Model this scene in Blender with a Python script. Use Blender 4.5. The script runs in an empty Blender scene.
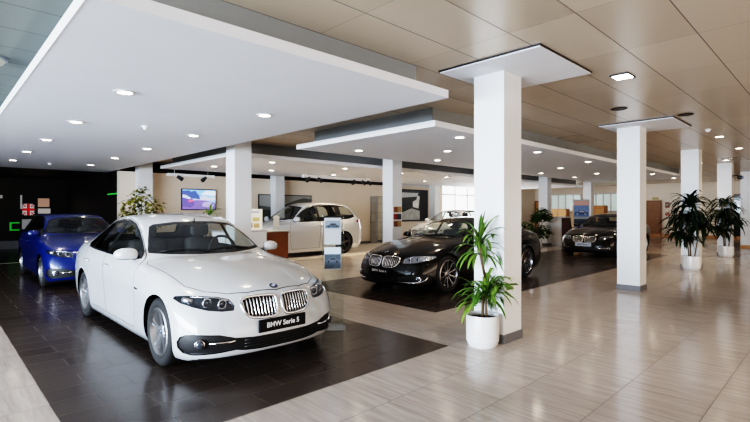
import bpy, bmesh, math, random
from mathutils import Vector, Matrix
from mathutils.bvhtree import BVHTree
PI = math.pi
SC = bpy.context.scene
COL = SC.collection
random.seed(7)

# ---------------------------------------------------------------- materials
MATS = {}
def mat(name, col, rough=0.5, metal=0.0, coat=0.0, emit=None, es=0.0, spec=0.5, noise=0.0, nscale=8.0, trans=0.0, back=None, sheen=None):
    if name in MATS: return MATS[name]
    m = bpy.data.materials.new(name); m.use_nodes = True
    nt = m.node_tree; N = nt.nodes; L = nt.links
    b = N['Principled BSDF']
    b.inputs['Base Color'].default_value = (*col, 1)
    b.inputs['Roughness'].default_value = rough
    b.inputs['Metallic'].default_value = metal
    b.inputs['Coat Weight'].default_value = coat
    b.inputs['Coat Roughness'].default_value = 0.03
    b.inputs['Specular IOR Level'].default_value = spec
    if emit:
        b.inputs['Emission Color'].default_value = (*emit, 1)
        b.inputs['Emission Strength'].default_value = es
    if noise > 0:
        tc = N.new('ShaderNodeTexCoord'); nz = N.new('ShaderNodeTexNoise'); nz.inputs['Scale'].default_value = nscale
        nz.inputs['Detail'].default_value = 4
        L.new(tc.outputs['Object'], nz.inputs['Vector'])
        mx = N.new('ShaderNodeMix'); mx.data_type = 'RGBA'; mx.blend_type = 'MULTIPLY'
        mx.inputs[0].default_value = 1.0
        mr = N.new('ShaderNodeMapRange'); mr.inputs['To Min'].default_value = 1 - noise; mr.inputs['To Max'].default_value = 1 + noise
        L.new(nz.outputs['Fac'], mr.inputs['Value'])
        mx.inputs[6].default_value = (*col, 1)
        L.new(mr.outputs['Result'], mx.inputs[7])
        L.new(mx.outputs[2], b.inputs['Base Color'])
    if back:
        g = N.new('ShaderNodeNewGeometry'); d = N.new('ShaderNodeBsdfDiffuse'); d.inputs['Color'].default_value = (*back, 1)
        ms = N.new('ShaderNodeMixShader'); out = N['Material Output']
        L.new(g.outputs['Backfacing'], ms.inputs[0]); L.new(b.outputs[0], ms.inputs[1]); L.new(d.outputs[0], ms.inputs[2])
        L.new(ms.outputs[0], out.inputs['Surface'])
    MATS[name] = m
    return m

def glassmat(name, tint, refl_rough=0.0, ior=1.45, boost=1.0):
    if name in MATS: return MATS[name]
    m = bpy.data.materials.new(name); m.use_nodes = True
    nt = m.node_tree; N = nt.nodes; L = nt.links
    N.remove(N['Principled BSDF'])
    t = N.new('ShaderNodeBsdfTransparent'); t.inputs['Color'].default_value = (*tint, 1)
    g = N.new('ShaderNodeBsdfGlossy'); g.inputs['Roughness'].default_value = refl_rough
    f = N.new('ShaderNodeLayerWeight'); f.inputs['Blend'].default_value = .5
    pw_ = N.new('ShaderNodeMath'); pw_.operation = 'POWER'; pw_.inputs[1].default_value = 4.0; L.new(f.outputs['Facing'], pw_.inputs[0])
    mm = N.new('ShaderNodeMath'); mm.operation = 'MULTIPLY_ADD'; mm.inputs[1].default_value = .75 * boost; mm.inputs[2].default_value = .045 * boost; mm.use_clamp = True
    ms = N.new('ShaderNodeMixShader')
    L.new(pw_.outputs[0], mm.inputs[0]); L.new(mm.outputs[0], ms.inputs[0]); L.new(t.outputs[0], ms.inputs[1]); L.new(g.outputs[0], ms.inputs[2])
    L.new(ms.outputs[0], N['Material Output'].inputs['Surface'])
    MATS[name] = m
    return m

# ---------------------------------------------------------------- mesh helpers
def obj(name, bm, m, parent=None, smooth=False, loc=None, sharp=None):
    me = bpy.data.meshes.new(name)
    if sharp is not None:
        for e in bm.edges:
            if len(e.link_faces) == 2 and e.calc_face_angle(0) > sharp: e.smooth = False
        smooth = True
    if smooth:
        for f in bm.faces: f.smooth = True
    bm.to_mesh(me); bm.free()
    for x in (m if isinstance(m, (list, tuple)) else [m]): me.materials.append(x)
    o = bpy.data.objects.new(name, me); COL.objects.link(o)
    if parent: o.parent = parent
    if loc: o.location = loc
    return o

def tag(o, label=None, cat=None, group=None, kind=None):
    if label: o['label'] = label
    if cat: o['category'] = cat
    if group: o['group'] = group
    if kind: o['kind'] = kind
    return o

def thing(name, label, cat, loc=(0, 0, 0), rz=0, group=None):
    o = bpy.data.objects.new(name, None); COL.objects.link(o)
    o.location = loc; o.rotation_euler = (0, 0, rz); o.empty_display_size = 0.1
    return tag(o, label, cat, group)

def copy_tree(o, parent=None):
    c = o.copy(); COL.objects.link(c)
    if parent: c.parent = parent
    for ch in list(o.children): copy_tree(ch, c)
    return c

def box(bm, c, s, bev=0.0, rot=None, seg=2):
    t = bmesh.new()
    bmesh.ops.create_cube(t, size=1.0)
    bmesh.ops.scale(t, vec=s, verts=t.verts)
    if bev > 0: bmesh.ops.bevel(t, geom=t.edges[:], offset=bev, segments=seg, affect='EDGES', profile=0.5)
    if rot is not None: bmesh.ops.transform(t, matrix=rot.to_4x4(), verts=t.verts)
    bmesh.ops.translate(t, vec=c, verts=t.verts)
    join(bm, t)
def join(bm, t):
    me = bpy.data.meshes.new('tmp'); t.to_mesh(me); t.free(); bm.from_mesh(me); bpy.data.meshes.remove(me)
def boxmm(bm, a, b, bev=0.0):
    box(bm, [(a[i] + b[i]) / 2 for i in range(3)], [abs(b[i] - a[i]) for i in range(3)], bev)
def NB(): return bmesh.new()

def lathe(bm, prof, n=32, c=(0, 0, 0), axis='z', cap=True):
    rings = []
    for r, h in prof:
        ring = []
        for k in range(n):
            a = 2 * PI * k / n
            p = (r * math.cos(a), r * math.sin(a), h)
            if axis == 'x': p = (h, r * math.cos(a), r * math.sin(a))
            if axis == 'y': p = (r * math.cos(a), h, r * math.sin(a))
            ring.append(bm.verts.new((p[0] + c[0], p[1] + c[1], p[2] + c[2])))
        rings.append(ring)
    for a, b in zip(rings[:-1], rings[1:]):
        for k in range(n):
            bm.faces.new((a[k], a[(k + 1) % n], b[(k + 1) % n], b[k]))
    if cap and prof[0][0] > 1e-5: bm.faces.new(rings[0][::-1])
    if cap and prof[-1][0] > 1e-5: bm.faces.new(rings[-1])
    bmesh.ops.remove_doubles(bm, verts=[v for r in rings for v in r], dist=1e-6)
    bmesh.ops.recalc_face_normals(bm, faces=bm.faces[:])

def tube(bm, pts, r, n=8, closed=False, cap=True):
    pts = [Vector(p) for p in pts]; m = len(pts)
    rr = r if isinstance(r, (list, tuple)) else [r] * m
    rings = []; up = Vector((0, 0, 1))
    for i, p in enumerate(pts):
        if closed: d = pts[(i + 1) % m] - pts[i - 1]
        else: d = pts[min(i + 1, m - 1)] - pts[max(i - 1, 0)]
        d.normalize()
        u = d.cross(up)
        if u.length < 1e-3: u = d.cross(Vector((1, 0, 0)))
        u.normalize(); w = u.cross(d)
        rings.append([bm.verts.new(p + (u * math.cos(2 * PI * k / n) + w * math.sin(2 * PI * k / n)) * rr[i]) for k in range(n)])
    rng = range(m if closed else m - 1)
    for i in rng:
        a, b = rings[i], rings[(i + 1) % m]
        for k in range(n): bm.faces.new((a[k], a[(k + 1) % n], b[(k + 1) % n], b[k]))
    if cap and not closed:
        bm.faces.new(rings[0][::-1]); bm.faces.new(rings[-1])

def prism(bm, poly, h0, h1, axis='z'):
    def P(a, b, h):
        return {'z': (a, b, h), 'x': (h, a, b), 'y': (a, h, b)}[axis]
    A = [bm.verts.new(P(a, b, h0)) for a, b in poly]; B = [bm.verts.new(P(a, b, h1)) for a, b in poly]
    n = len(poly); fs = [bm.faces.new(A), bm.faces.new(B[::-1])]
    for k in range(n): fs.append(bm.faces.new((A[k], B[k], B[(k + 1) % n], A[(k + 1) % n])))
    bmesh.ops.recalc_face_normals(bm, faces=fs)

def text_bm(s, size, ext=0.001, align='CENTER', bold=0.0):
    cu = bpy.data.curves.new('lettering', 'FONT'); cu.body = s; cu.size = size; cu.extrude = ext; cu.align_x = align; cu.align_y = 'CENTER'
    cu.offset = bold
    o = bpy.data.objects.new('lettering', cu); COL.objects.link(o)
    dg = bpy.context.evaluated_depsgraph_get(); dg.update()
    me = bpy.data.meshes.new_from_object(o.evaluated_get(dg))
    bm = bmesh.new(); bm.from_mesh(me)
    bpy.data.objects.remove(o); bpy.data.meshes.remove(me); bpy.data.curves.remove(cu)
    return bm
def smoothpoly(pts, n=4, closed=True):
    """Catmull-Rom through pts"""
    out = []; m = len(pts)
    for i in range(m if closed else m - 1):
        p0 = pts[(i - 1) % m] if closed or i > 0 else pts[0]; p1 = pts[i]
        p2 = pts[(i + 1) % m]; p3 = pts[(i + 2) % m] if closed or i + 2 < m else pts[-1]
        for k in range(n):
            t = k / n
            out.append(tuple(0.5 * (2 * p1[j] + (p2[j] - p0[j]) * t + (2 * p0[j] - 5 * p1[j] + 4 * p2[j] - p3[j]) * t * t + (3 * p1[j] - p0[j] - 3 * p2[j] + p3[j]) * t ** 3) for j in range(len(p1))))
    if not closed: out.append(tuple(pts[-1]))
    return out
# ---------------------------------------------------------------- car cage
# own coordinates: nose towards -y, front axle at y=0, x across, z up (metres of a 4.9 m saloon, remapped for the others)
SEDAN = [
 # rows r1..r6 as (x,y,z); then T2,T1,T0
 ([(.71,-.65,.125),(.785,-.69,.20),(.81,-.69,.38),(.81,-.635,.54),(.785,-.565,.665),(.715,-.48,.735)], [(.49,-.62,.76),(.23,-.71,.765),(0,-.73,.765)]),
 ([(.84,-.40,.125),(.905,-.43,.21),(.92,-.43,.40),(.918,-.38,.56),(.89,-.31,.69),(.80,-.22,.80)], [(.50,-.34,.855),(.25,-.40,.865),(0,-.41,.86)]),
 ([(.85,0,.125),(.92,0,.22),(.935,0,.42),(.938,0,.65),(.91,0,.79),(.825,.02,.88)], [(.52,0,.935),(.26,-.02,.945),(0,-.02,.94)]),
 ([(.82,.45,.125),(.91,.45,.22),(.92,.45,.47),(.935,.45,.70),(.92,.45,.84),(.85,.45,.92)], [(.58,.40,.98),(.29,.34,.99),(0,.32,.99)]),
 ([(.83,.80,.125),(.905,.80,.215),(.905,.80,.45),(.93,.80,.72),(.915,.80,.855),(.865,.82,.94)], [(.70,.74,1.0),(.35,.60,1.015),(0,.55,1.02)]),
 ([(.83,1.15,.125),(.905,1.15,.215),(.905,1.15,.45),(.93,1.15,.735),(.918,1.15,.87),(.872,1.15,.955)], [(.655,1.13,1.21),(.335,.98,1.235),(0,.93,1.24)]),
 ([(.83,1.5,.125),(.905,1.5,.215),(.905,1.5,.45),(.93,1.5,.75),(.92,1.5,.88),(.876,1.5,.965)], [(.605,1.53,1.39),(.31,1.37,1.415),(0,1.32,1.42)]),
 ([(.83,1.95,.125),(.905,1.95,.215),(.905,1.95,.45),(.93,1.95,.765),(.92,1.95,.895),(.876,1.95,.98)], [(.585,1.95,1.445),(.30,1.85,1.475),(0,1.83,1.48)]),
 ([(.83,2.4,.125),(.905,2.4,.215),(.905,2.4,.45),(.933,2.4,.78),(.92,2.4,.91),(.87,2.4,.995)], [(.575,2.45,1.42),(.29,2.5,1.455),(0,2.5,1.46)]),
 ([(.84,2.75,.13),(.915,2.75,.22),(.925,2.75,.48),(.937,2.75,.79),(.92,2.75,.92),(.86,2.8,1.005)], [(.56,2.85,1.35),(.28,2.97,1.375),(0,3.0,1.38)]),
 ([(.85,3.1,.14),(.915,3.1,.24),(.93,3.1,.49),(.935,3.1,.79),(.91,3.1,.93),(.835,3.2,1.015)], [(.59,3.22,1.21),(.31,3.36,1.235),(0,3.4,1.24)]),
 ([(.83,3.45,.16),(.90,3.45,.27),(.915,3.45,.5),(.915,3.45,.79),(.88,3.45,.935),(.80,3.5,1.025)], [(.62,3.52,1.085),(.32,3.66,1.10),(0,3.70,1.105)]),
 ([(.79,3.75,.18),(.86,3.78,.30),(.875,3.78,.52),(.865,3.76,.78),(.83,3.74,.94),(.75,3.75,1.03)], [(.50,3.84,1.085),(.25,3.9,1.095),(0,3.92,1.095)]),
 ([(.65,3.92,.21),(.71,3.98,.33),(.735,4.0,.54),(.73,3.98,.76),(.70,3.95,.92),(.64,3.97,1.01)], [(.45,4.05,1.07),(.22,4.09,1.08),(0,4.1,1.08)]),
]
SEDAN_F = [[(.48,-.775,.135),(.24,-.835,.14),(0,-.845,.14)],[(.52,-.825,.215),(.26,-.88,.225),(0,-.89,.225)],[(.535,-.825,.38),(.27,-.88,.38),(0,-.89,.38)],[(.53,-.775,.54),(.26,-.835,.54),(0,-.845,.54)],[(.51,-.71,.67),(.24,-.79,.675),(0,-.805,.675)]]
SEDAN_B = [[(.44,3.98,.26),(.22,4.0,.26),(0,4.0,.26)],[(.47,4.06,.38),(.23,4.09,.38),(0,4.1,.38)],[(.48,4.09,.54),(.24,4.12,.54),(0,4.13,.54)],[(.48,4.07,.76),(.24,4.1,.76),(0,4.11,.76)],[(.46,4.03,.92),(.23,4.05,.92),(0,4.06,.92)]]
def hatch():
    st = [([tuple(p) for p in a], [tuple(p) for p in b]) for a, b in SEDAN]
    T = {8: [(.60,2.4,1.455),(.30,2.45,1.485),(0,2.45,1.49)], 9: [(.605,2.75,1.445),(.30,2.85,1.475),(0,2.85,1.48)],
         10: [(.60,3.15,1.42),(.30,3.2,1.455),(0,3.2,1.46)], 11: [(.585,3.50,1.38),(.29,3.62,1.415),(0,3.64,1.42)],
         12: [(.60,3.80,1.19),(.30,3.88,1.215),(0,3.9,1.22)], 13: [(.60,3.97,1.06),(.30,4.04,1.075),(0,4.06,1.08)]}
    for k, v in T.items(): st[k] = (st[k][0], v)
    a = st[13][0]; st[13] = (a[:5] + [(.68,3.95,1.02)], st[13][1])
    a = st[12][0]; st[12] = (a[:5] + [(.80,3.70,1.035)], st[12][1])
    return st

def car_cage(kind):
    st = hatch() if kind == 'hatch' else SEDAN
    bm = NB(); cl = bm.edges.layers.float.new('crease_edge')
    V = {}
    def mk(key, p): V[key] = bm.verts.new(p)
    n = len(st)
    for s, (R, T) in enumerate(st):
        r1 = R[0]
        if s == 0: Bt = SEDAN_F[0]
        elif s == n - 1: Bt = SEDAN_B[0]
        else: Bt = [(r1[0] * .62, r1[1], r1[2]), (r1[0] * .31, r1[1], r1[2]), (0, r1[1], r1[2])]
        for g in (-1, 1):
            for k in range(6): mk((s, 'r', k, g), (R[k][0] * g, R[k][1], R[k][2]))
            for c in (0, 1):
                mk((s, 'T', 2 - c, g), (T[c][0] * g, T[c][1], T[c][2])); mk((s, 'B', 2 - c, g), (Bt[c][0] * g, Bt[c][1], Bt[c][2]))
        mk((s, 'T', 0, 0), T[2]); mk((s, 'B', 0, 0), Bt[2])
    def ring(s):
        o = [(s, 'B', 0, 0), (s, 'B', 1, 1), (s, 'B', 2, 1)] + [(s, 'r', k, 1) for k in range(6)] + [(s, 'T', 2, 1), (s, 'T', 1, 1), (s, 'T', 0, 0), (s, 'T', 1, -1), (s, 'T', 2, -1)]
        o += [(s, 'r', k, -1) for k in range(5, -1, -1)] + [(s, 'B', 2, -1), (s, 'B', 1, -1)]
        return [V[k] for k in o]
    for s in range(n - 1):
        a, b = ring(s), ring(s + 1)
        for k in range(len(a)): bm.faces.new((a[k], a[(k + 1) % len(a)], b[(k + 1) % len(a)], b[k]))
    for s, I in ((0, SEDAN_F), (n - 1, SEDAN_B)):
        for r in range(1, 5):
            for c in (0, 1):
                for g in (-1, 1): mk((s, 'I', r, 2 - c, g), (I[r][c][0] * g, I[r][c][1], I[r][c][2]))
            mk((s, 'I', r, 0, 0), I[r][2])
        def G(r, c):
            g = (c > 0) - (c < 0)
            if abs(c) == 3: return V[(s, 'r', r, g)]
            if r == 0: return V[(s, 'B', abs(c), g)]
            if r == 5: return V[(s, 'T', abs(c), g)]
            return V[(s, 'I', r, abs(c), g)]
        for r in range(5):
            for c in range(-3, 3): bm.faces.new((G(r, c), G(r, c + 1), G(r + 1, c + 1), G(r + 1, c)))
    bmesh.ops.recalc_face_normals(bm, faces=bm.faces[:])
    def cr(a, b, w):
        for e in V[a].link_edges:
            if e.other_vert(V[a]) == V[b]: e[cl] = w; return
    for r in (2,):
        for c in (-3, -2, -1, 0, 1, 2): pass
    last = 13 if kind == 'hatch' else 12
    for g in (-1, 1):
        for s in range(3, last): cr((s, 'r', 5, g), (s + 1, 'r', 5, g), .75 if s > 3 else .4)
        for s in range(4, 11): cr((s, 'T', 2, g), (s + 1, 'T', 2, g), .55)
        for s in range(0, 3): cr((s, 'r', 5, g), (s + 1, 'r', 5, g), .35)
        for s in (4, 11 if kind != 'hatch' else 11):
            cr((s, 'T', 2, g), (s, 'T', 1, g), .5); cr((s, 'T', 1, g), (s, 'T', 0, 0), .5)
        for s in range(0, 13): cr((s, 'r', 0, g), (s + 1, 'r', 0, g), .7)
        for s in range(2, 12): cr((s, 'r', 3, g), (s + 1, 'r', 3, g), .45)
        for s in (0,):
            cr((s, 'T', 2, g), (s, 'T', 1, g), .35); cr((s, 'T', 1, g), (s, 'T', 0, 0), .35)
        cr((13, 'T', 2, g), (13, 'T', 1, g), .5); cr((13, 'T', 1, g), (13, 'T', 0, 0), .5)
    return bm

def subdiv(bm, lev):
    me = bpy.data.meshes.new('cage'); bm.to_mesh(me); bm.free()
    o = bpy.data.objects.new('cage', me); COL.objects.link(o)
    md = o.modifiers.new('s', 'SUBSURF'); md.levels = lev; md.render_levels = lev; md.boundary_smooth = 'PRESERVE_CORNERS'
    dg = bpy.context.evaluated_depsgraph_get(); dg.update()
    m2 = bpy.data.meshes.new_from_object(o.evaluated_get(dg))
    bm = NB(); bm.from_mesh(m2)
    bpy.data.objects.remove(o); bpy.data.meshes.remove(me); bpy.data.meshes.remove(m2)
    # bring the smoothed shell back to full size
    xs = max(abs(v.co.x) for v in bm.verts); y0 = min(v.co.y for v in bm.verts); y1 = max(v.co.y for v in bm.verts); zt = max(v.co.z for v in bm.verts)
    for v in bm.verts:
        v.co.x *= .93 / xs; v.co.y = -.832 + (v.co.y - y0) * (4.907 / (y1 - y0)); v.co.z *= 1.464 / zt
    for f in bm.faces: f.smooth = True
    return bm
# ---------------------------------------------------------------- cutting regions out of the shell
def inpoly(p, q):
    x, y = p; c = False; j = len(q) - 1
    for i in range(len(q)):
        if (q[i][1] > y) != (q[j][1] > y) and x < (q[j][0] - q[i][0]) * (y - q[i][1]) / (q[j][1] - q[i][1]) + q[i][0]: c = not c
        j = i
    return c
def inset(q, d):
    n = len(q); area = sum(q[i - 1][0] * q[i][1] - q[i][0] * q[i - 1][1] for i in range(n)); sg = 1 if area > 0 else -1
    out = []
    for i in range(n):
        a, b, c = Vector(q[i - 1]), Vector(q[i]), Vector(q[(i + 1) % n])
        e1 = (b - a).normalized(); e2 = (c - b).normalized()
        n1 = Vector((-e1.y, e1.x)) * sg; n2 = Vector((-e2.y, e2.x)) * sg
        m = n1 + n2
        m = m / max(m.length_squared / 2, .6)
        out.append(tuple(b + m * d))
    return out
AX = {'x': (1, 2), 'y': (0, 2), 'z': (0, 1)}
def cut(bm, poly, axis, pid, filt, lay, keep=None):
    i, j = AX[axis]
    x0 = min(p[0] for p in poly); x1 = max(p[0] for p in poly); y0 = min(p[1] for p in poly); y1 = max(p[1] for p in poly)
    faces = []
    for f in bm.faces:
        c = f.calc_center_median()
        if c[i] < x0 - .15 or c[i] > x1 + .15 or c[j] < y0 - .15 or c[j] > y1 + .15: continue
        if filt(c, f.normal): faces.append(f)
    n = len(poly)
    for k in range(n):
        p, q = poly[k], poly[(k + 1) % n]
        d = (q[0] - p[0], q[1] - p[1])
        if abs(d[0]) + abs(d[1]) < 1e-6: continue
        co = [0, 0, 0]; no = [0, 0, 0]
        co[i], co[j] = p; no[i], no[j] = -d[1], d[0]
        # only slice faces near this edge
        ex0, ex1 = min(p[0], q[0]) - .03, max(p[0], q[0]) + .03; ey0, ey1 = min(p[1], q[1]) - .03, max(p[1], q[1]) + .03
        near = []; far = []
        for f in faces:
            a = [v.co[i] for v in f.verts]; b = [v.co[j] for v in f.verts]
            (far if max(a) < ex0 or min(a) > ex1 or max(b) < ey0 or min(b) > ey1 else near).append(f)
        if not near: continue
        g = set(near)
        for f in near: g.update(f.edges); g.update(f.verts)
        r = bmesh.ops.bisect_plane(bm, geom=list(g), plane_co=co, plane_no=no, dist=1e-5)
        faces = far + [e for e in r['geom'] if isinstance(e, bmesh.types.BMFace)]
    for f in set(faces):
        if not f.is_valid: continue
        c = f.calc_center_median()
        if inpoly((c[i], c[j]), poly) and (keep is None or f[lay] in keep): f[lay] = pid

def take(bm, lay, pid, side=0):
    """pull the faces of one region into a bmesh of their own"""
    nb = NB(); vm = {}
    for f in bm.faces:
        if f[lay] != pid: continue
        if side and f.calc_center_median().x * side < 0: continue
        vs = []
        for v in f.verts:
            if v not in vm: vm[v] = nb.verts.new(v.co)
            vs.append(vm[v])
        nf = nb.faces.new(vs); nf.smooth = True
    nb.normal_update()
    return nb
def sink(bm, d, copy=False):
    """give an open patch depth: push a copy of it by d and wall the rim"""
    old = bm.faces[:]
    r = bmesh.ops.extrude_face_region(bm, geom=old)
    bmesh.ops.translate(bm, vec=d, verts=[v for v in r['geom'] if isinstance(v, bmesh.types.BMVert)])
    nv = [f for f in r['geom'] if isinstance(f, bmesh.types.BMFace)]
    bmesh.ops.delete(bm, geom=[f for f in old if f.is_valid], context='FACES_ONLY')
    for f in bm.faces: f.smooth = False
    for f in nv: f.smooth = True
    return bm

# ---------------------------------------------------------------- wheels
def tyre_bm(r, w, rim):
    bm = NB(); h = w / 2
    lathe(bm, [(rim, -h * .8), (rim + .012, -h * .95), (r * .5 + rim * .5, -h * 1.03), (r - .025, -h * .96), (r - .006, -h * .8), (r, -h * .5), (r, h * .5), (r - .006, h * .8), (r - .025, h * .96), (r * .5 + rim * .5, h * 1.03), (rim + .012, h * .95), (rim, h * .8), (rim, -h * .8)], 48, axis='x', cap=False)
    return bm
def rim_bm(r, w, n, dbl, s, wid=.03):
    """barrel, lip and spokes; outer face looks along s*x"""
    bm = NB(); h = w / 2
    lathe(bm, [(r, -h * .8 * s), (r + .004, h * .92 * s), (r - .012, h * .97 * s), (r - .022, h * .80 * s), (r - .03, -h * .6 * s), (r, -h * .8 * s)], 48, axis='x', cap=False)
    xo = h * .72 * s; xi = h * .42 * s
    for k in range(n):
        for o in ((-1, 1) if dbl else (0,)):
            a = 2 * PI * k / n + .3; ai = a + o * (.36 / n); ao = a + o * (dbl / n)
            ri, ro = .045, r - .016
            wi, wo = wid * .6, wid * (.40 if dbl else .55)
            P = []
            for rr, ang, ww, x in ((ri, ai, wi, xo * .93), (ro, ao, wo, xo * 1.12)):
                u = Vector((0, math.cos(ang), math.sin(ang))); t = Vector((0, -math.sin(ang), math.cos(ang)))
                c = u * rr
                P.append([c + t * ww * .62 + Vector((x - .03 * s, 0, 0)), c + t * ww * .5 + Vector((x, 0, 0)), c - t * ww * .5 + Vector((x, 0, 0)), c - t * ww * .62 + Vector((x - .03 * s, 0, 0))])
            A = [bm.verts.new(p) for p in P[0]]; B = [bm.verts.new(p) for p in P[1]]
            for q in range(4): bm.faces.new((A[q], A[(q + 1) % 4], B[(q + 1) % 4], B[q]))
            bm.faces.new(A); bm.faces.new(B)
    lathe(bm, [(0, xo * .4), (.075, xo * .4), (.072, xo * .85), (.055, xo * .98), (0, xo)], 24, axis='x')
    bmesh.ops.recalc_face_normals(bm, faces=bm.faces[:])
    return bm
def hub_bm(xo, s):
    bm = NB(); lathe(bm, [(0, xo), (.024, xo), (.024, xo + .006 * s), (.020, xo + .009 * s), (0, xo + .009 * s)], 20, axis='x'); return bm
def disc_bm(r, x):
    bm = NB(); lathe(bm, [(.05, x - .012), (r, x - .012), (r, x + .012), (.05, x + .012), (.05, x - .012)], 32, axis='x', cap=False); return bm
# ---------------------------------------------------------------- the car builder
def pw(kn):
    def f(t):
        if t <= kn[0][0]: return kn[0][1] + (t - kn[0][0])
        for (a, b), (c, d) in zip(kn[:-1], kn[1:]):
            if t <= c: return b + (t - a) * (d - b) / (c - a)
        return kn[-1][1] + (t - kn[-1][0])
    return f
WIN = [(.86, .985), (1.04, .99), (1.80, 1.0), (2.60, 1.02), (2.92, 1.035), (3.04, 1.07), (3.02, 1.13), (2.88, 1.225), (2.68, 1.30), (2.42, 1.35), (2.1, 1.372), (1.82, 1.368), (1.56, 1.325), (1.34, 1.245), (1.12, 1.135), (.95, 1.035)]
WIN_H = [(.86, .985), (1.04, .99), (1.80, 1.0), (2.60, 1.02), (3.25, 1.05), (3.52, 1.10), (3.50, 1.16), (3.36, 1.28), (3.22, 1.345), (2.9, 1.37), (2.5, 1.38), (2.1, 1.378), (1.82, 1.365), (1.56, 1.318), (1.34, 1.235), (1.12, 1.125), (.95, 1.03)]
FDOOR = [(.72, .245), (.655, .46), (.64, .72), (.70, .93), (.82, 1.0), (.93, 1.06), (1.11, 1.165), (1.33, 1.277), (1.55, 1.357), (1.8, 1.402), (1.87, 1.405), (1.885, 1.0), (1.87, .6), (1.82, .245)]
RDOOR = [(1.84, .245), (1.885, .6), (1.90, 1.0), (1.885, 1.405), (2.1, 1.409), (2.42, 1.387), (2.7, 1.332), (2.9, 1.255), (2.99, 1.14), (2.92, 1.0), (2.80, .82), (2.62, .66), (2.54, .50), (2.52, .245)]
RDOOR_H = RDOOR[:4] + [(2.1, 1.413), (2.42, 1.415), (2.7, 1.41), (2.88, 1.40), (2.95, 1.2), (2.92, 1.0)] + RDOOR[10:]
HOOD = [(0, -.705), (.30, -.665), (.47, -.595), (.63, -.45), (.735, -.25), (.765, 0), (.785, .3), (.80, .6), (.765, .70), (.55, .60), (.30, .515), (0, .49)]
HLIGHT = [(.455,.588),(.44,.63),(.47,.688),(.56,.712),(.68,.722),(.77,.724),(.835,.716),(.855,.695),(.83,.662),(.76,.63),(.66,.60),(.56,.586)]
KIDNEY = smoothpoly([(.028, .64), (.05, .688), (.19, .698), (.33, .690), (.382, .65), (.360, .560), (.305, .512), (.17, .496), (.075, .500), (.036, .535)], 3)
INTAKE = [(-.46,.235),(-.62,.218),(-.79,.205),(-.84,.22),(-.868,.265),(-.876,.32),(-.866,.37),(-.84,.395),(-.78,.402),(-.60,.388),(-.47,.35),(-.3,.337),(.3,.337),(.47,.35),(.60,.388),(.78,.402),(.84,.395),(.866,.37),(.876,.32),(.868,.265),(.84,.22),(.79,.205),(.62,.218),(.46,.235),(.40,.222),(.25,.212),(-.25,.212),(-.40,.222)]
SCREEN = [(-.70, 1.035), (-.5, 1.02), (-.25, 1.012), (0, 1.01), (.25, 1.012), (.5, 1.02), (.70, 1.035), (.69, 1.07), (.645, 1.16), (.59, 1.25), (.545, 1.31), (.49, 1.335), (.25, 1.362), (0, 1.368), (-.25, 1.362), (-.49, 1.335), (-.545, 1.31), (-.59, 1.25), (-.645, 1.16), (-.69, 1.07)]
REARW = [(-.56, 1.13), (0, 1.11), (.56, 1.13), (.54, 1.20), (.46, 1.32), (.40, 1.355), (0, 1.37), (-.40, 1.355), (-.46, 1.32), (-.54, 1.20)]
REARW_H = [(-.60, 1.13), (0, 1.10), (.60, 1.13), (.56, 1.25), (.50, 1.36), (0, 1.39), (-.50, 1.36), (-.56, 1.25)]
mir = lambda q: [(-a, b) for a, b in q][::-1]
(P_BODY, P_GAP, P_FD, P_RD, P_HOOD, P_HL, P_KID, P_INT, P_WST, P_WS, P_SWT, P_SW1, P_SW2, P_SW3, P_RW, P_TL, P_UND, P_BP) = range(18)

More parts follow.
